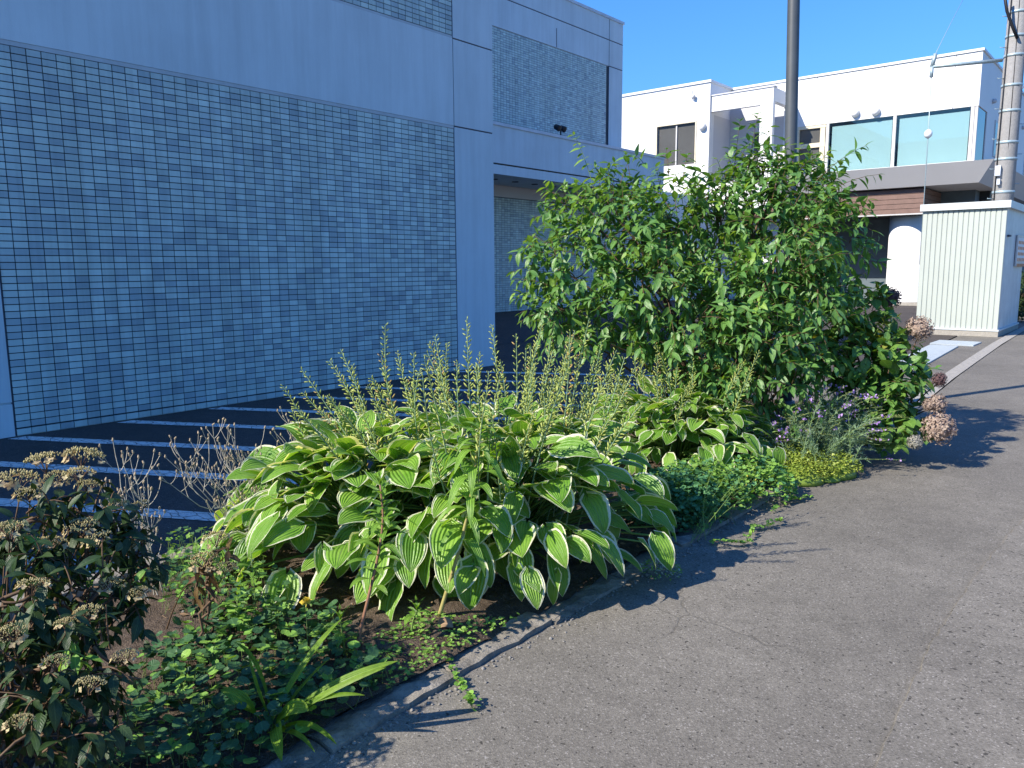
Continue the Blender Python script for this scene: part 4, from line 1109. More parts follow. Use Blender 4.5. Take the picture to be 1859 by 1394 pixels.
SHOOTS = [shp(1075, 330, 1041, 222, 6.7), shp(1010, 380, 985, 318, 6.6), shp(1145, 330, 1135, 262, 6.7, 0), shp(1215, 330, 1210, 255, 6.5, 0), shp(1330, 340, 1345, 190, 6.5, 0), shp(1355, 330, 1378, 176, 6.5, 0),
          shp(1320, 350, 1300, 270, 6.5), shp(1385, 320, 1398, 208, 6.5, 0), shp(1450, 320, 1452, 245, 6.4), shp(1480, 330, 1576, 240, 6.3, 0), shp(1500, 350, 1602, 296, 6.3, 0), shp(1500, 395, 1582, 345, 6.3, 0),
          shp(1430, 310, 1425, 240, 6.5, 0), shp(1480, 310, 1510, 262, 6.4), shp(1240, 320, 1250, 270, 6.5, 0), shp(1000, 440, 925, 452, 6.5, 0), shp(1000, 520, 930, 495, 6.5, 0), shp(1010, 560, 940, 525, 6.5, 0), shp(1170, 300, 1150, 275, 6.6, 0), shp(1460, 340, 1470, 255, 6.5, 0),
          shp(1540, 400, 1600, 420, 6.4, 0), shp(1330, 330, 1362, 235, 6.6, 0), shp(1560, 480, 1605, 470, 6.4, 0),
          shp(1090, 350, 1085, 290, 6.7, 0), shp(1125, 340, 1140, 285, 6.7, 0), shp(1200, 350, 1190, 290, 6.5, 0), shp(1265, 370, 1275, 285, 6.5, 0), shp(1290, 360, 1300, 300, 6.5, 0), shp(1340, 340, 1320, 265, 6.5, 0), shp(1375, 330, 1360, 245, 6.5, 0), shp(1410, 330, 1415, 260, 6.4, 0), shp(1440, 330, 1470, 280, 6.4, 0), shp(1500, 340, 1530, 285, 6.4, 0), shp(1040, 380, 1020, 335, 6.6, 0), shp(1520, 380, 1570, 370, 6.3, 0), shp(1310, 360, 1330, 250, 6.6, 0), shp(1350, 345, 1390, 262, 6.5, 1), shp(1240, 370, 1225, 300, 6.4, 1)]
bb_ = at_z(1300, 790, .05)
bush('leafy_shrub', 'tall dense green leafy shrub in the middle of the bed, before the lamp pole', 'shrub', (bb_[0], bb_[1], .05), LOBES, 37, .110, T_LANCE, [M['shrub'], M['shrubyoung']], 290, 21, 34, .5, SHOOTS, 6)

# bigleaf hydrangea at the far end of the bed
HL = [lobe(1560, 560, 45, 6.6), lobe(1595, 600, 38, 6.5), lobe(1560, 640, 55, 6.3), lobe(1620, 650, 46, 6.3), lobe(1655, 690, 36, 6.25), lobe(1600, 700, 52, 6.2), lobe(1650, 755, 38, 6.2), lobe(1612, 765, 42, 6.25), lobe(1560, 720, 50, 6.35), lobe(1515, 640, 48, 6.35), lobe(1530, 600, 40, 6.5)]
hb_ = at_z(1590, 800, .05)
hy = bush('hydrangea_shrub', 'broad-leaved hydrangea with faded pink flower balls at the far end of the bed', 'shrub', (hb_[0], hb_[1], .05), HL, 52, .115, T_OVATE, [M['hyd'], M['hydyellow']], 200, 22, 12, .45, (), 4, .012, (.12, .22), .14)
def mophead(parent, c, r, m, seed, name='flower_head'):
    r_ = np.random.default_rng(seed); mb = MB(); n = 240
    D = nrm(r_.normal(size=(n, 3)) + np.array([0, 0, .15])); c = np.asarray(c)
    for k in range(4):
        a = 1.57 * k + r_.uniform(0, .6, n)
        e1 = nrm(np.cross(D, np.tile([.3, .2, .9], (n, 1)))); e2 = np.cross(D, e1)
        O = np.cos(a)[:, None] * e1 + np.sin(a)[:, None] * e2
        mb.inst(T_PETAL, c + D * (r * (.80 + .30 * r_.uniform(size=(n, 1))) * (1 + .12 * np.sin(D[:, :1] * 7 + seed) * np.cos(D[:, 1:2] * 6))), O + D * .25, D, r * .17 * r_.uniform(.8, 1.2, n), r_.uniform(size=n), 0)
    mb.lathe(c, [(r * .2, -r * .75), (r * .7, -r * .4), (r * .78, 0), (r * .6, r * .45), (r * .2, r * .75)], 10, 0, .2)
    b0 = np.array(PLOC[parent.name]) * .75 + c * .25; b0[2] = .08
    mb.tube(bez(b0, (b0 + c) / 2 + np.array([0, 0, .12]), c - UP * r * .5, 8), np.linspace(.007, .004, 8), 6, 1, .5, False)
    mb.build(name, [m, M['bark']], parent)
for k, (u_, v_, rp, d_, mm, lab) in enumerate([(1618, 541, 24, 6.7, 'mopdark', 0), (1672, 597, 28, 6.3, 'mop', 0), (1708, 690, 17, 6.1, 'mopdark', 0), (1704, 733, 22, 6.0, 'mop', 0), (1708, 778, 36, 5.95, 'mop', 0), (1664, 803, 17, 5.9, 'mopgreen', 0), (1690, 735, 15, 6.0, 'mop', 0), (1560, 780, 18, 6.6, 'mopdark', 0)]):
    mophead(hy, at_d(u_ - 3, v_, d_), .76 * rp * d_ / FPX, M[mm], 50 + k)

# ------------------------------------------------------------------ lacecap hydrangea at the left edge
def lacecap_head(mb, c, r, tilt, r_):
    c = np.asarray(c); n = 150
    a = r_.uniform(0, 6.28, n); q = np.sqrt(r_.uniform(size=n)) * r
    up = nrm(UP + tilt); e1 = nrm(np.cross(up, [0.2, 1, 0])); e2 = np.cross(up, e1)
    P = c + (np.cos(a) * q)[:, None] * e1 + (np.sin(a) * q)[:, None] * e2 + (r * .28 * (1 - (q / r) ** 2) + r_.normal(0, r * .05, n))[:, None] * up
    D = up + (P - c) / r * .5 + r_.normal(0, .3, (n, 3))
    mb.inst(T_POD, P, D, np.tile([.5, .1, .2], (n, 1)), r * .17 * r_.uniform(.7, 1.3, n), r_.uniform(size=n), 0, r * .40 * r_.uniform(.7, 1.2, n))
    for k in range(int(r_.integers(7, 12))):
        aa = r_.uniform(0, 6.28); pc = c + (math.cos(aa) * e1 + math.sin(aa) * e2) * r * 1.08 - up * r * .12
        o0 = r_.uniform(0, 1.5); fl_ = nrm(up * .6 + (pc - c) / r * .6 + r_.normal(0, .3, 3))
        f1 = nrm(np.cross(fl_, [.3, .9, .1])); f2 = np.cross(fl_, f1)
        for j in range(4):
            aj = o0 + 1.57 * j
            mb.inst(T_PETAL, [pc], [math.cos(aj) * f1 + math.sin(aj) * f2], [fl_], r * .26 * r_.uniform(.8, 1.2), r_.uniform(), 1)
    for k in range(9):
        aa = r_.uniform(0, 6.28); e = c + (math.cos(aa) * e1 + math.sin(aa) * e2) * r * .7
        mb.tube([c - up * r * .9, (c + e) / 2 - up * r * .3, e], .0012, 3, 2, .5, False)
def lacecap(label, base, heads, lobes, density, seed, nst, nleaf_single, mats, leafL=.085, young=.06):
    t = bush('lacecap_hydrangea', label, 'shrub', base, lobes, density, leafL, leaf_tpl(.42, 5, .2, .3, .42), mats, nleaf_single, seed, nst, .75, (), 5, .006, (.08, .18), young, 'lacecap hydrangeas', .06)
    r_ = np.random.default_rng(seed + 5)
    for (u_, v_, rp, d_) in heads:
        c = at_d(u_, v_, d_); mb = MB(); lacecap_head(mb, c, rp * d_ / FPX, r_.normal(0, .2, 3), r_)
        b0 = np.array(base) + np.array([r_.normal(0, .08), r_.normal(0, .08), 0]); hb = c - UP * .9 * rp * d_ / FPX
        mb.tube(bez(b0, (b0 + hb) / 2 + np.array([0, 0, .12]), hb, 7), np.linspace(.004, .002, 7), 4, 2, .5, False)
        mb.build('flower_head', [M['lacefl'], M['laceray'], M['twig']], t)
    return t
HD = [(78, 834, 30, 2.6), (152, 828, 33, 2.6), (142, 858, 24, 2.5), (34, 868, 33, 2.45), (105, 866, 22, 2.55), (52, 895, 22, 2.4), (160, 880, 20, 2.5), (212, 917, 22, 2.55), (252, 920, 18, 2.6), (146, 955, 26, 2.35), (176, 978, 25, 2.35), (92, 985, 26, 2.3), (15, 960, 28, 2.2), (250, 985, 20, 2.5),
      (60, 1060, 26, 2.1), (160, 1110, 24, 2.1), (100, 1200, 22, 1.95), (165, 1240, 24, 1.95), (225, 1190, 20, 2.1), (200, 1060, 22, 2.3), (20, 1150, 26, 1.9), (250, 1075, 18, 2.3), (35, 1310, 22, 1.8), (285, 1040, 18, 2.5), (120, 1130, 20, 2.05)]
LL = [lobe(60, 960, 75, 2.35), lobe(150, 950, 70, 2.45), lobe(215, 1000, 55, 2.5), lobe(40, 1080, 100, 2.2), lobe(150, 1080, 95, 2.25), lobe(230, 1080, 55, 2.4), lobe(70, 1220, 110, 2.05), lobe(170, 1200, 85, 2.1), lobe(60, 1350, 110, 1.95), lobe(150, 1320, 70, 2.0), lobe(-60, 1270, 120, 2.0), lobe(270, 1030, 36, 2.55)]
lb = at_z(95, 1440, .05)
lacecap('dark lacecap hydrangea shrub with tan flat flower heads at the left edge', (-2.62, .72, .05), HD, LL, 95, 31, 20, 150, [M['lace'], M['weed']], .068, .03)
l2 = at_z(352, 1165, .06)
lacecap('single thin lacecap hydrangea stem with bronze leaves beside the front hosta', (l2[0], l2[1], .06), [(392, 978, 22, 2.95), (372, 1018, 26, 2.9), (410, 1030, 18, 2.9)], [lobe(395, 1000, 24, 2.95), lobe(370, 1035, 26, 2.9), lobe(405, 1045, 16, 2.9)], 60, 32, 2, 30, [M['lacebr'], M['lacebr']], .07, 0)

# ------------------------------------------------------------------ dry branching stems
def dry_plant(label, base, tips, seed, leafy=True):
    r_ = np.random.default_rng(seed); base = np.array(base)
    t = thing('dried_stem_plant', tuple(base), label, 'plant', 'dried branching stems')
    for (u_, v_, d_) in tips:
        tip = at_d(u_, v_, d_); mb = MB()
        b0 = base + np.array([r_.normal(0, .05), r_.normal(0, .05), 0])
        m = (b0 + tip) / 2 + r_.normal(0, .03, 3); m[2] += .03
        P = bez(b0, m, tip, 12); P[2:-1] += r_.normal(0, .004, (9, 3))
        mb.tube(P, np.linspace(.0034, .0015, 12), 4, 0, .5, False)
        ends = [tip]
        for j in range(int(r_.integers(5, 9))):
            i0 = int(r_.integers(4, 11)); a = r_.uniform(0, 6.28); ln = r_.uniform(.06, .17)
            e = P[i0] + np.array([math.cos(a) * .5, math.sin(a) * .5, .85]) * ln
            mm = P[i0] + np.array([math.cos(a) * .6, math.sin(a) * .6, .3]) * ln * .6
            Q = bez(P[i0], mm, e, 5); mb.tube(Q, np.linspace(.0017, .0012, 5), 3, 0, .5, False); ends.append(e)
            if r_.uniform() < .6:
                a2 = a + r_.uniform(-1, 1); e2 = Q[2] + np.array([math.cos(a2) * .6, math.sin(a2) * .6, .7]) * ln * .6
                mb.tube([Q[2], (Q[2] + e2) / 2 + np.array([0, 0, -.008]), e2], .0012, 3, 0, .5, False); ends.append(e2)
        for e in ends:
            mb.lathe(e, [(.0012, -.005), (.005, 0), (.0054, .005), (.003, .010), (.004, .013)], 6, 1, .5, r_.normal(0, .3, 3) + UP)
        if leafy:
            n = 9; ii = r_.integers(0, 5, n); D = r_.normal(size=(n, 3)); D[:, 2] = np.abs(D[:, 2]) * .4
            mb.inst(T_LANCE_FLAT, P[ii], D, np.tile([0, 0, 1.0], (n, 1)), r_.uniform(.03, .07, n), r_.uniform(size=n), 2)
        mb.build('dry_stem', [M['drystem'], M['dryhead'], M['woolly']], t)
    return t
dry_plant('clump of dried grey branching stems with round seed heads before the hatched lot', (-3.62, 2.22, .06), [(300, 830, 3.9), (318, 812, 4.0), (345, 800, 4.0), (375, 778, 4.1), (395, 800, 4.0), (358, 845, 3.9), (420, 790, 4.1), (432, 825, 4.0), (290, 870, 3.8), (335, 870, 3.9), (410, 850, 3.9), (450, 870, 4.0), (465, 810, 4.1), (385, 880, 3.9)], 41)
dry_plant('tall dried tan stems with seed heads close against the front hosta', (-3.55, 2.75, .06), [(495, 780, 4.4), (510, 790, 4.4), (525, 765, 4.4), (540, 790, 4.4), (480, 830, 4.3), (505, 840, 4.3)], 42, False)
dry_plant('sparse dried stems with seed heads behind the lacecap hydrangea', (-3.5, 1.55, .06), [(205, 800, 3.5), (222, 830, 3.5), (245, 862, 3.4), (270, 885, 3.4), (262, 900, 3.4), (195, 900, 3.4)], 43, False)

# ------------------------------------------------------------------ lilies, sprout, strap-leaved plant
def ribbon(mb, P, width, hint, m=0, rnd=.5, fold=.15, tipw=.05, peak=.45):
    P = np.asarray(P, float); n = len(P); T = nrm(np.gradient(P, axis=0)); hint = np.asarray(hint, float)
    S = nrm(np.cross(T, np.tile(hint, (n, 1)))); N = np.cross(S, T); s = np.linspace(0, 1, n)
    a, c = peak * 1.3, (1 - peak) * 1.3
    w = np.maximum(s, .02) ** a * np.maximum(1 - s, .0005) ** c; w = w / w.max() * width / 2
    w = np.maximum(w, width * .02)
    V = []; UV = []
    for i in range(n):
        for k in (-1, -.5, 0, .5, 1):
            V.append(P[i] + S[i] * w[i] * k + N[i] * abs(k) * fold * w[i]); UV.append((.5 + .5 * k, s[i]))
    F = [(i * 5 + k, i * 5 + k + 1, i * 5 + k + 6, i * 5 + k + 5) for i in range(n - 1) for k in range(4)]
    mb.add(V, F, m, UV, rnd)
def lily(label, pts, f0, nleaf, lmin, lmax, wid, seed, stem_mat, r0=.008, droop=.5):
    r_ = np.random.default_rng(seed); pts = np.array(pts); base = pts[0]
    t = thing('lily_plant', tuple(base), label, 'plant')
    tt = np.linspace(0, 1, len(pts)); s = np.linspace(0, 1, 18)
    P = np.stack([np.interp(s, tt, pts[:, k]) for k in range(3)], 1)
    for _ in range(3): P[1:-1] = .25 * P[:-2] + .5 * P[1:-1] + .25 * P[2:]
    mb = MB(); mb.tube(P, np.linspace(r0, r0 * .45, 18), 8, 0, .5); mb.build('stem', M[stem_mat], t)
    for k in range(nleaf):
        q = f0 + (1 - f0) * (k / nleaf) ** .9; i0 = min(int(q * 17), 16); p = P[i0] + (P[i0 + 1] - P[i0]) * (q * 17 - i0)
        a = k * 2.4 + r_.normal(0, .2); o = np.array([math.cos(a), math.sin(a), 0]); L = r_.uniform(lmin, lmax) * (1 - .4 * max(0, q - .7) / .3)
        dr = droop * r_.uniform(.5, 1.4) * (1 if q < .85 else .3)
        e = p + o * L * .85 + UP * L * (.35 - dr); m = p + o * L * .5 + UP * L * .34
        mb = MB(); ribbon(mb, bez(p, m, e, 8), wid * L, UP + .2 * o, 0, r_.uniform()); mb.build('leaf', [M['lily']], t)
    for k in range(5):
        a = k * 1.26; o = np.array([math.cos(a), math.sin(a), 0]); p = P[-1]
        mb = MB(); ribbon(mb, bez(p, p + UP * .03, p + UP * .05 + o * .04, 5), .014, UP + o, 0, r_.uniform()); mb.build('leaf', [M['lily']], t)
    return t
b1 = at_z(642, 1195, .05); dl = (b1 - CP) @ CF
lily('slender lily with reddish stem and narrow leaves before the front hosta', [b1, at_d(665, 1100, dl), at_d(687, 1010, dl + .02), at_d(697, 940, dl + .05), at_d(690, 880, dl + .05)], .34, 44, .10, .15, .24, 61, 'lilystem', .0075, .35)
b2 = at_z(795, 1125, .05); dl = (b2 - CP) @ CF
lily('lily on a bare leaning tan stalk with drooping bright leaves before the front hosta', [b2, at_d(815, 1060, dl), at_d(838, 985, dl), at_d(858, 890, dl + .02), at_d(868, 800, dl + .04), at_d(872, 775, dl + .04)], .40, 40, .15, .22, .22, 62, 'lilystem2', .0095, .75)
b3 = at_z(745, 1155, .05); dl = (b3 - CP) @ CF
lily('tiny lily sprout with four leaves on the bare soil', [b3, at_d(750, 1125, dl), at_d(757, 1108, dl)], .45, 5, .07, .10, .30, 63, 'greentwig', .005, .4)
b4 = at_z(625, 1190, .05); dl = (b4 - CP) @ CF
lily('short leafy lily shoot beside the reddish lily stem', [b4, at_d(622, 1160, dl), at_d(618, 1125, dl)], .1, 9, .09, .14, .27, 64, 'greentwig', .005, .3)

sp = np.array([*at_z(492, 1325, .05)]); t = thing('strap_leaf_plant', tuple(sp), 'plant with long pleated strap leaves near the kerb in the foreground', 'plant')
ds = (sp - CP) @ CF
r_ = np.random.default_rng(70)
for (u1, v1, d1, um, vm, dm, w) in [(622, 1122, ds + .18, 545, 1200, ds + .04, .055), (722, 1200, ds + .02, 600, 1235, ds - .02, .05), (700, 1212, ds - .05, 590, 1250, ds - .06, .03), (662, 1262, ds - .08, 575, 1250, ds - .05, .020),
                                (400, 1252, ds - .02, 450, 1262, ds - .03, .045), (452, 1190, ds + .05, 470, 1260, ds, .022), (430, 1168, ds + .12, 480, 1190, ds + .08, .018), (512, 1382, ds - .22, 500, 1300, ds - .12, .052),
                                (612, 1352, ds - .12, 560, 1290, ds - .08, .018), (572, 1366, ds - .14, 540, 1310, ds - .1, .016), (600, 1195, ds + .15, 545, 1240, ds + .05, .026), (560, 1290, ds - .1, 525, 1270, ds - .06, .06)]:
    p0 = sp + np.array([r_.normal(0, .012), r_.normal(0, .012), 0]); p1 = at_d(um, vm, dm); p2 = at_d(u1, v1, d1)
    p2[2] = max(p2[2], .05)
    mb = MB(); ribbon(mb, bez(p0, p1, p2, 16), w, UP + np.array([-.5, -.9, 0]), 0, r_.uniform(), .25, .05, .5); mb.build('leaf', [M['strap']], t)

# ------------------------------------------------------------------ toadflax, stonecrop, columbine, weeds
def leaning_stems(name, label, base, n, seed):
    r_ = np.random.default_rng(seed); base = np.array(base); t = thing(name, tuple(base), label, 'plant')
    for k in range(n):
        u1, v1 = r_.uniform(1370, 1650), 0
        f = (u1 - 1370) / 280
        v1 = 790 - 100 * math.sin(min(1, f * 1.25) * 1.57) + 70 * max(0, f - .55) + r_.uniform(-12, 85) * (.4 + f)
        tip = at_d(u1, v1, 5.95 + r_.uniform(-.25, .35)); tip[2] = max(tip[2], .12)
        b0 = base + np.array([r_.normal(0, .17), r_.normal(0, .17), 0])
        m = b0 * .6 + tip * .4; m[2] = b0[2] * .2 + tip[2] * .8 + .04
        P = bez(b0, m, tip, 14); mb = MB(); mb.tube(P, np.linspace(.0028, .0012, 14), 4, 0, .5, False); T = nrm(np.gradient(P, axis=0))
        def sample(a, c, nn):
            s = r_.uniform(a, c, nn) * 13; i0 = np.minimum(s.astype(int), 12); q = (s - i0)[:, None]
            return P[i0] * (1 - q) + P[i0 + 1] * q, T[i0]
        p, tt = sample(.06, .72, 100); D = tt * .9 + r_.normal(0, .65, p.shape)
        mb.inst(T_NEEDLE, p, D, r_.normal(size=p.shape), r_.uniform(.025, .05, len(p)), r_.uniform(size=len(p)), 1)
        p, tt = sample(.6, .97, 30); D = tt * .6 + r_.normal(0, .7, p.shape)
        mb.inst(T_POD, p, D, r_.normal(size=p.shape), r_.uniform(.007, .012, len(p)), r_.uniform(size=len(p)), 2, .02)
        if r_.uniform() < .55:
            p, tt = sample(.86, 1.0, 8); D = tt * .3 + r_.normal(0, .8, p.shape)
            mb.inst(T_PETAL, p, D, r_.normal(size=p.shape), r_.uniform(.014, .022, len(p)), r_.uniform(size=len(p)), 3)
        mb.build('stem', [M['greentwig'], M['toad'], M['toadpod'], M['purple']], t)
tb_ = at_z(1450, 835, .05)
leaning_stems('toadflax_plant', 'feathery grey-green plant with small purple flowers leaning over the road edge', (tb_[0], tb_[1], .05), 210, 81)

def mound(name, label, centers, n, tpl, size, mats, seed, hgt, cat='plant', tilt=.6, stalk=None, extra=None, group=None, part='foliage', szx=None, base=False):
    """low plant: leaves spread through a dome; centers = (x, y, rx, ry, h)"""
    r_ = np.random.default_rng(seed); c0 = centers[0]
    t = thing(name, (c0[0], c0[1], .03), label, cat, group); mb = MB()
    w = np.array([c[2] * c[3] for c in centers]); w = w / w.sum()
    P, D, N, S = [], [], [], []
    for (cx, cy, rx, ry, h), q in zip(centers, w):
        k = int(n * q); a = r_.uniform(0, 6.28, k); r = np.sqrt(r_.uniform(size=k))
        x = cx + rx * r * np.cos(a); y = cy + ry * r * np.sin(a); top = h * np.sqrt(np.maximum(0, 1 - r ** 2)) ** .8 + .02
        z = .02 + top * r_.uniform(hgt, 1.0, k)
        P.append(np.stack([x, y, z], 1)); D.append(np.stack([np.cos(a) * .7, np.sin(a) * .7, np.zeros(k)], 1) + r_.normal(0, tilt, (k, 3)))
    P = np.concatenate(P); D = np.concatenate(D); k = len(P)
    D[:, 2] = D[:, 2] * .6
    Nn = np.tile(UP, (k, 1)) + r_.normal(0, .35, (k, 3))
    mm = r_.integers(0, len(mats), k)
    for j in range(len(mats)):
        s = mm == j
        mb.inst(tpl, P[s], D[s], Nn[s], r_.uniform(size[0], size[1], s.sum()), r_.uniform(size=s.sum()), j)
    o = mb.build(part, mats, t, kind='stuff')
    if base:
        for (cx, cy, rx, ry, h) in centers:
            cm = MB(); cm.lathe((0, 0, 0), [(1.0, 0), (.97, .25), (.85, .52), (.6, .78), (.3, .92), (.05, .96)], 24)
            cm.V[0] = cm.V[0] * np.array([rx * .9, ry * .9, h * .9]) + np.array([cx, cy, .004]); cm.R[0][:] = 0.0
            cm.build('cushion', [M['sedum']], t)
    if stalk:
        sb = MB(); pick = r_.choice(k, min(k, stalk), replace=False)
        for i in pick:
            q = P[i] * 1.0; g0 = np.array([q[0] + r_.normal(0, .03), q[1] + r_.normal(0, .03), .02])
            sb.tube([g0, (g0 + q) / 2 + r_.normal(0, .008, 3), q], .0014, 3, 0, .5, False)
        sb.build('stalks', M['greentwig'], t, kind='stuff')
    return t
sd = at_z(1450, 866, 0)
mound('stonecrop_cushion', 'yellow-green stonecrop cushion spilling onto the road edge', [(sd[0] - .16, sd[1] + .12, .32, .32, .21), (sd[0] + .08, sd[1] + .22, .29, .26, .15), (sd[0] - .02, sd[1] - .10, .26, .22, .14), (sd[0] - .30, sd[1] + .32, .28, .3, .2), (sd[0] + .16, sd[1] + .05, .14, .13, .07), (sd[0] - .25, sd[1] - .12, .2, .17, .13)], 12500, leaf_tpl(.55, 3, .3, -.1, .5), (.013, .026), [M['sedum']], 82, .55, base=True)
c1 = at_z(1185, 968, 0); c2 = at_z(1290, 935, 0); c3 = at_z(1385, 905, 0)
mound('columbine_plant', 'low blue-green columbine foliage between the two hostas at the kerb', [(c1[0] - .05, c1[1] + .15, .28, .28, .30), (c1[0] + .05, c1[1] + .30, .25, .28, .30)], 2300, T_LOBED, (.022, .044), [M['columbine']], 83, .25, stalk=120)
mound('weedy_clump', 'bright green weedy foliage spilling over the kerb before the smaller hosta', [(c2[0] - .10, c2[1] + .10, .30, .32, .30), (c3[0] - .1, c3[1] + .0, .30, .34, .24), (c2[0] - .2, c2[1] - .1, .2, .25, .3)], 3400, T_LOBED, (.020, .042), [M['columbine2'], M['columbine'], M['weed']], 84, .25, stalk=140)
# thin flowering wisps rising out of the weeds
r_ = np.random.default_rng(85)
for k in range(1):
    t = thing('wispy_weed', tuple(at_z(1275, 985, .03)), 'thin wispy stems with tiny yellow flowers rising from the kerb weeds', 'plant')
    for j in range(10):
        b0 = at_z(1262 + r_.uniform(-8, 25), 980 + r_.uniform(-12, 8), .03); tip = at_d(1265 + r_.uniform(0, 130), 800 + r_.uniform(0, 110), (b0 - CP) @ CF + r_.uniform(0, .4))
        P = bez(b0, (b0 + tip) / 2 + r_.normal(0, .09, 3) + np.array([-.03, 0, .05]), tip, 9); mb = MB(); mb.tube(P, np.linspace(.002, .0008, 9), 3, 0, .5, False)
        n = 26; ii = r_.integers(1, 9, n); mb.inst(T_SLIM, P[ii], r_.normal(size=(n, 3)) + UP, np.tile(UP, (n, 1)), r_.uniform(.01, .035, n), r_.uniform(size=n), 1)
        mb.inst(T_PETAL, np.tile(P[-1], (6, 1)), r_.normal(size=(6, 3)), r_.normal(size=(6, 3)), .007, r_.uniform(size=6), 2)
        mb.build('stem', [M['greentwig'], M['weed'], M['yellow']], t)
# runners creeping over the asphalt
def runner(label, pts, seed, nl, up=.02, size=(.012, .026)):
    r_ = np.random.default_rng(seed); G = np.array([at_z(u, v, .012) for u, v in pts]); t = thing('creeping_weed', tuple(G[0]), label, 'plant', 'weeds creeping over the kerb')
    s = np.linspace(0, 1, 40); tt = np.linspace(0, 1, len(G)); P = np.stack([np.interp(s, tt, G[:, k]) for k in range(3)], 1); P[:, 2] = .012 + up * np.abs(np.sin(s * 9)) + r_.uniform(0, .004, 40)
    P[1:-1, :2] += r_.normal(0, .006, (38, 2))
    mb = MB(); mb.tube(P, .0016, 4, 0, .5, False)
    ii = r_.integers(0, 40, nl); D = r_.normal(size=(nl, 3)); D[:, 2] = np.abs(D[:, 2]) * .5
    mb.inst(T_ROUND, P[ii] + r_.normal(0, .008, (nl, 3)) * [1, 1, 0] + [0, 0, .006], D, np.tile(UP, (nl, 1)) + r_.normal(0, .4, (nl, 3)), r_.uniform(*size, nl), r_.uniform(size=nl), 1)
    mb.build('runner', [M['twig'], M['weed']], t)
runner('small weed runner crossing the kerb onto the road beside the lit soil', [(800, 1195), (830, 1235), (850, 1268), (862, 1290), (845, 1275)], 86, 70)
runner('green weed runner reaching furthest over the asphalt below the weedy clump', [(1290, 985), (1335, 992), (1360, 985), (1368, 960), (1400, 957), (1418, 946)], 87, 130)
runner('fine weed runner over the asphalt below the stonecrop', [(1400, 930), (1440, 912), (1468, 905)], 88, 50)
k5 = at_z(1195, 1052, 0)
mound('kerb_weed_tuft', 'small grey-green weed tuft growing on the kerb right of the front hosta', [(k5[0], k5[1] + .02, .10, .10, .06)], 330, leaf_tpl(.6, 3, .2, .1, .5), (.010, .022), [M['woolly'], M['weed']], 89, .4)

# ground cover of round leaves at the lower left
def cover(name, label, poly, n, tpl, size, mats, seed, hmin, hmax, stalks=True):
    r_ = np.random.default_rng(seed); G = np.array([at_z(u, v, .05)[:2] for u, v in poly])
    lo, hi = G.min(0), G.max(0); pts = []
    while len(pts) < n:
        p = r_.uniform(lo, hi); ins = False; j = len(G) - 1
        for i in range(len(G)):
            if (G[i][1] > p[1]) != (G[j][1] > p[1]) and p[0] < (G[j][0] - G[i][0]) * (p[1] - G[i][1]) / (G[j][1] - G[i][1]) + G[i][0]: ins = not ins
            j = i
        if ins and p[0] < -2.02: pts.append(p)
    pts = np.array(pts); z = .06 + r_.uniform(hmin, hmax, n) ** 1.0
    P = np.column_stack([pts, z]); mb = MB(); mm = r_.integers(0, len(mats), n)
    D = r_.normal(size=(n, 3)); D[:, 2] *= .25
    for j in range(len(mats)):
        s = mm == j
        mb.inst(tpl, P[s], D[s], np.tile(UP, (s.sum(), 1)) + r_.normal(0, .3, (s.sum(), 3)), r_.uniform(size[0], size[1], s.sum()), r_.uniform(size=s.sum()), j)
    if stalks:
        for p in P[::2]:
            g0 = np.array([p[0] + r_.normal(0, .02), p[1] + r_.normal(0, .02), .05]); mb.tube([g0, p], .0011, 3, len(mats), .5, False)
    o = mb.build(name, mats + [M['greentwig']], None, kind='stuff'); o['label'] = label; o['category'] = 'ground cover'
cover('ground_cover', 'dark round-leaved ground cover filling the lower left of the bed', [(200, 1420), (240, 1260), (300, 1170), (430, 1110), (600, 1130), (660, 1200), (720, 1260), (760, 1300), (640, 1394), (560, 1440)], 950, T_ROUND, (.024, .055), [M['mallow'], M['mallow'], M['mallow'], M['weed']], 90, .0, .10)
cover('ground_cover', 'sunlit leafy ground cover around the lacecap stem left of the hosta', [(290, 1120), (310, 1010), (450, 985), (500, 1080), (560, 1120), (430, 1150)], 560, T_LOBED, (.02, .045), [M['weed'], M['mallow']], 91, .0, .16)
cover('ground_cover', 'tiny trailing weeds scattered over the bare soil by the kerb', [(660, 1180), (760, 1110), (900, 1130), (1000, 1120), (900, 1215), (820, 1270), (720, 1290)], 620, T_ROUND, (.008, .020), [M['weed'], M['columbine2']], 92, .0, .02, False)
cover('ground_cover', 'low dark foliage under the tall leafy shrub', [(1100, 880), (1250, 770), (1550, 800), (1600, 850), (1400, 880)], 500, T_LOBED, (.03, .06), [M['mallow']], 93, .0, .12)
# bright young seedlings left of the hosta
r_ = np.random.default_rng(94)
for k, (u_, v_, lab) in enumerate([(355, 975, 'bright green leafy seedling in front of the dried grey stems'), (455, 1000, 'pale green leafy seedling touching the left side of the front hosta'), (160, 1030, 'fresh green shoot standing out against the dark lacecap hydrangea'), (430, 1085, 'lit green seedling below the left hosta leaves')]):
    tip = at_d(u_, v_, (2.35 if k == 2 else 3.2)); base = np.array([tip[0], tip[1], .05]); t = thing('seedling', tuple(base), lab, 'plant', 'young green seedlings')
    mb = MB(); mb.tube([base, (base + tip) / 2 + r_.normal(0, .01, 3), tip], .002, 4); mb.build('stem', M['greentwig'], t)
    for j in range(12):
        a = j * 2.4; o = np.array([math.cos(a), math.sin(a), 0]); q = .55 + .45 * j / 12; p = base + (tip - base) * q; L = r_.uniform(.05, .08)
        mb = MB(); ribbon(mb, bez(p, p + o * L * .5 + UP * L * .35, p + o * L + UP * L * .1, 6), L * .32, UP, 0, r_.uniform()); mb.build('leaf', [M['lily']], t)
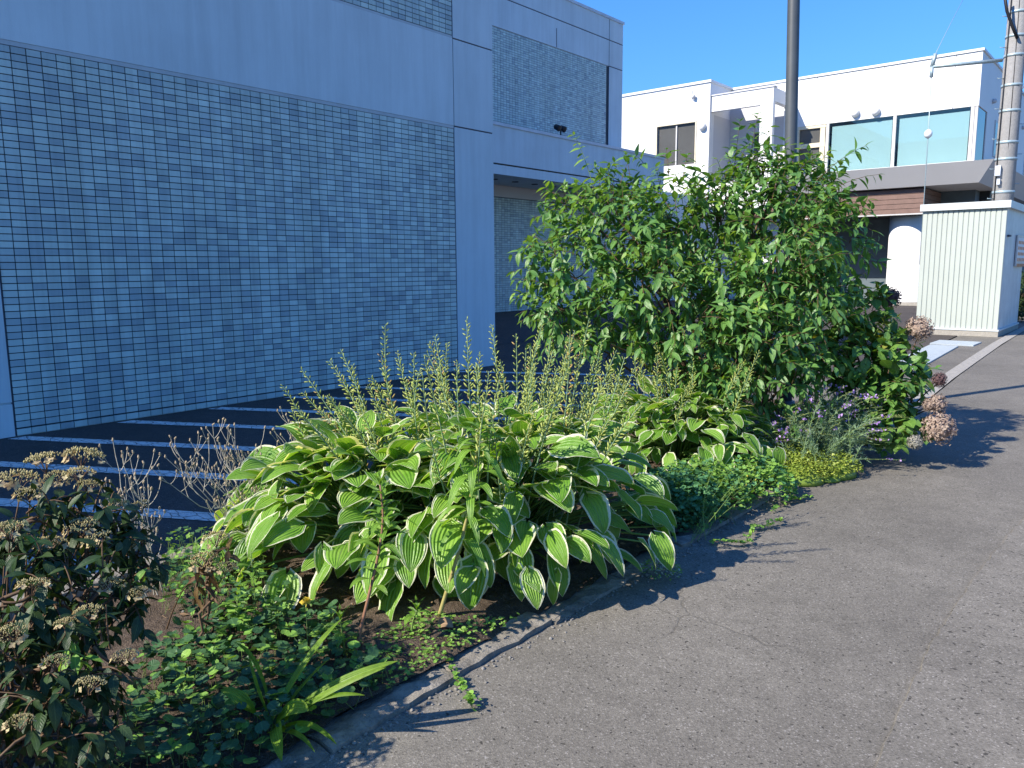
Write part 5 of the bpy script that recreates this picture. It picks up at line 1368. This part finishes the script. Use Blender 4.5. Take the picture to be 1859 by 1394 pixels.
# little flowers
yf = at_d(555, 1093, 2.95); t = thing('yellow_flower', (yf[0], yf[1], .05), 'single small yellow flower under the left hosta leaves', 'flower')
mb = MB(); mb.tube([(yf[0], yf[1], .05), yf], .0016, 4); mb.build('stem', M['greentwig'], t)
r_ = np.random.default_rng(95); mb = MB(); mb.inst(T_PETAL, np.tile(yf, (18, 1)), r_.normal(size=(18, 3)), r_.normal(size=(18, 3)), .025, r_.uniform(size=18)); mb.build('petals', M['yellow'], t)
for k, (u_, v_) in enumerate([(1262, 602), (1266, 622)]):
    c = at_d(u_, v_, 6.0); t = thing('red_flower', tuple(c), ('upper' if k == 0 else 'lower') + ' of two tiny red flowers at the shrub\'s lower edge', 'flower', 'tiny red flowers')
    mb = MB(); mb.inst(T_PETAL, np.tile(c, (7, 1)), r_.normal(size=(7, 3)), r_.normal(size=(7, 3)), .022, r_.uniform(size=7)); mb.build('petals', M['red'], t)
# leaf litter, pebbles
r_ = np.random.default_rng(96); n = 520
x = r_.uniform(-3.7, -2.1, n); y = r_.uniform(.4, 4.5, n); z = np.array([soil_z(a, c) for a, c in zip(x, y)]) + .008
mb = MB(); mb.inst(T_LANCE_FLAT, np.column_stack([x, y, z]), np.column_stack([r_.normal(size=n), r_.normal(size=n), r_.normal(0, .15, n)]), np.tile(UP, (n, 1)) + r_.normal(0, .5, (n, 3)), r_.uniform(.012, .05, n), r_.uniform(size=n))
for k in range(160):
    i = r_.integers(n); a = r_.uniform(0, 6.28); l = r_.uniform(.02, .09); p = np.array([x[i], y[i], z[i] + .004]); mb.tube([p, p + np.array([math.cos(a) * l, math.sin(a) * l, r_.uniform(0, .015)])], .0012, 3, 0, .9, False)
o = mb.build('leaf_litter', M['litter'], None, kind='stuff'); o['label'] = 'dead leaf scraps and twigs on the soil'; o['category'] = 'litter'
mb = MB(); n = 420
for k in range(n):
    xx = -1.95 + abs(r_.normal(0, .05)) if k < 300 else r_.uniform(-3.6, -2.1); yy = r_.uniform(.6, 5.5); s = r_.uniform(.003, .009) if k < 400 else r_.uniform(.01, .018); zz = s * .3 if xx > -1.97 else soil_z(xx, yy) + s * .3
    mb.lathe((xx, yy, zz), [(s * .4, -s * .5), (s, -s * .1), (s * .8, s * .4), (s * .2, s * .6)], 6, 0, r_.uniform(), UP + r_.normal(0, .5, 3))
o = mb.build('grit', M['pebble'], None, kind='stuff'); o['label'] = 'fine grit and pebbles along the kerb'; o['category'] = 'gravel'
bl = at_z(795, 1140, .06); t = thing('dead_leaf', tuple(bl), 'curled brown dead leaf lying at the foot of the leaning lily stalk', 'leaf')
mb = MB(); ribbon(mb, bez(bl, bl + np.array([.03, .01, .045]), bl + np.array([.06, .03, .01]), 7), .05, UP + np.array([.2, -.6, 0]), 0, .8, .5); mb.build('blade', M['litter'], t)
# hedge far right beyond the shed
he = bush('clipped_hedge', 'dark hedge just visible at the right edge beyond the shed', 'hedge', (-2.95, 27.0, 0), [(np.array([-2.95, 25.5 + k * 1.2, .75]), .75) for k in range(5)], 30, .09, T_OVATE, [M['hedge'], M['hedge']], 0, 97, 8, .3, (), 5, .02, (.15, .3))
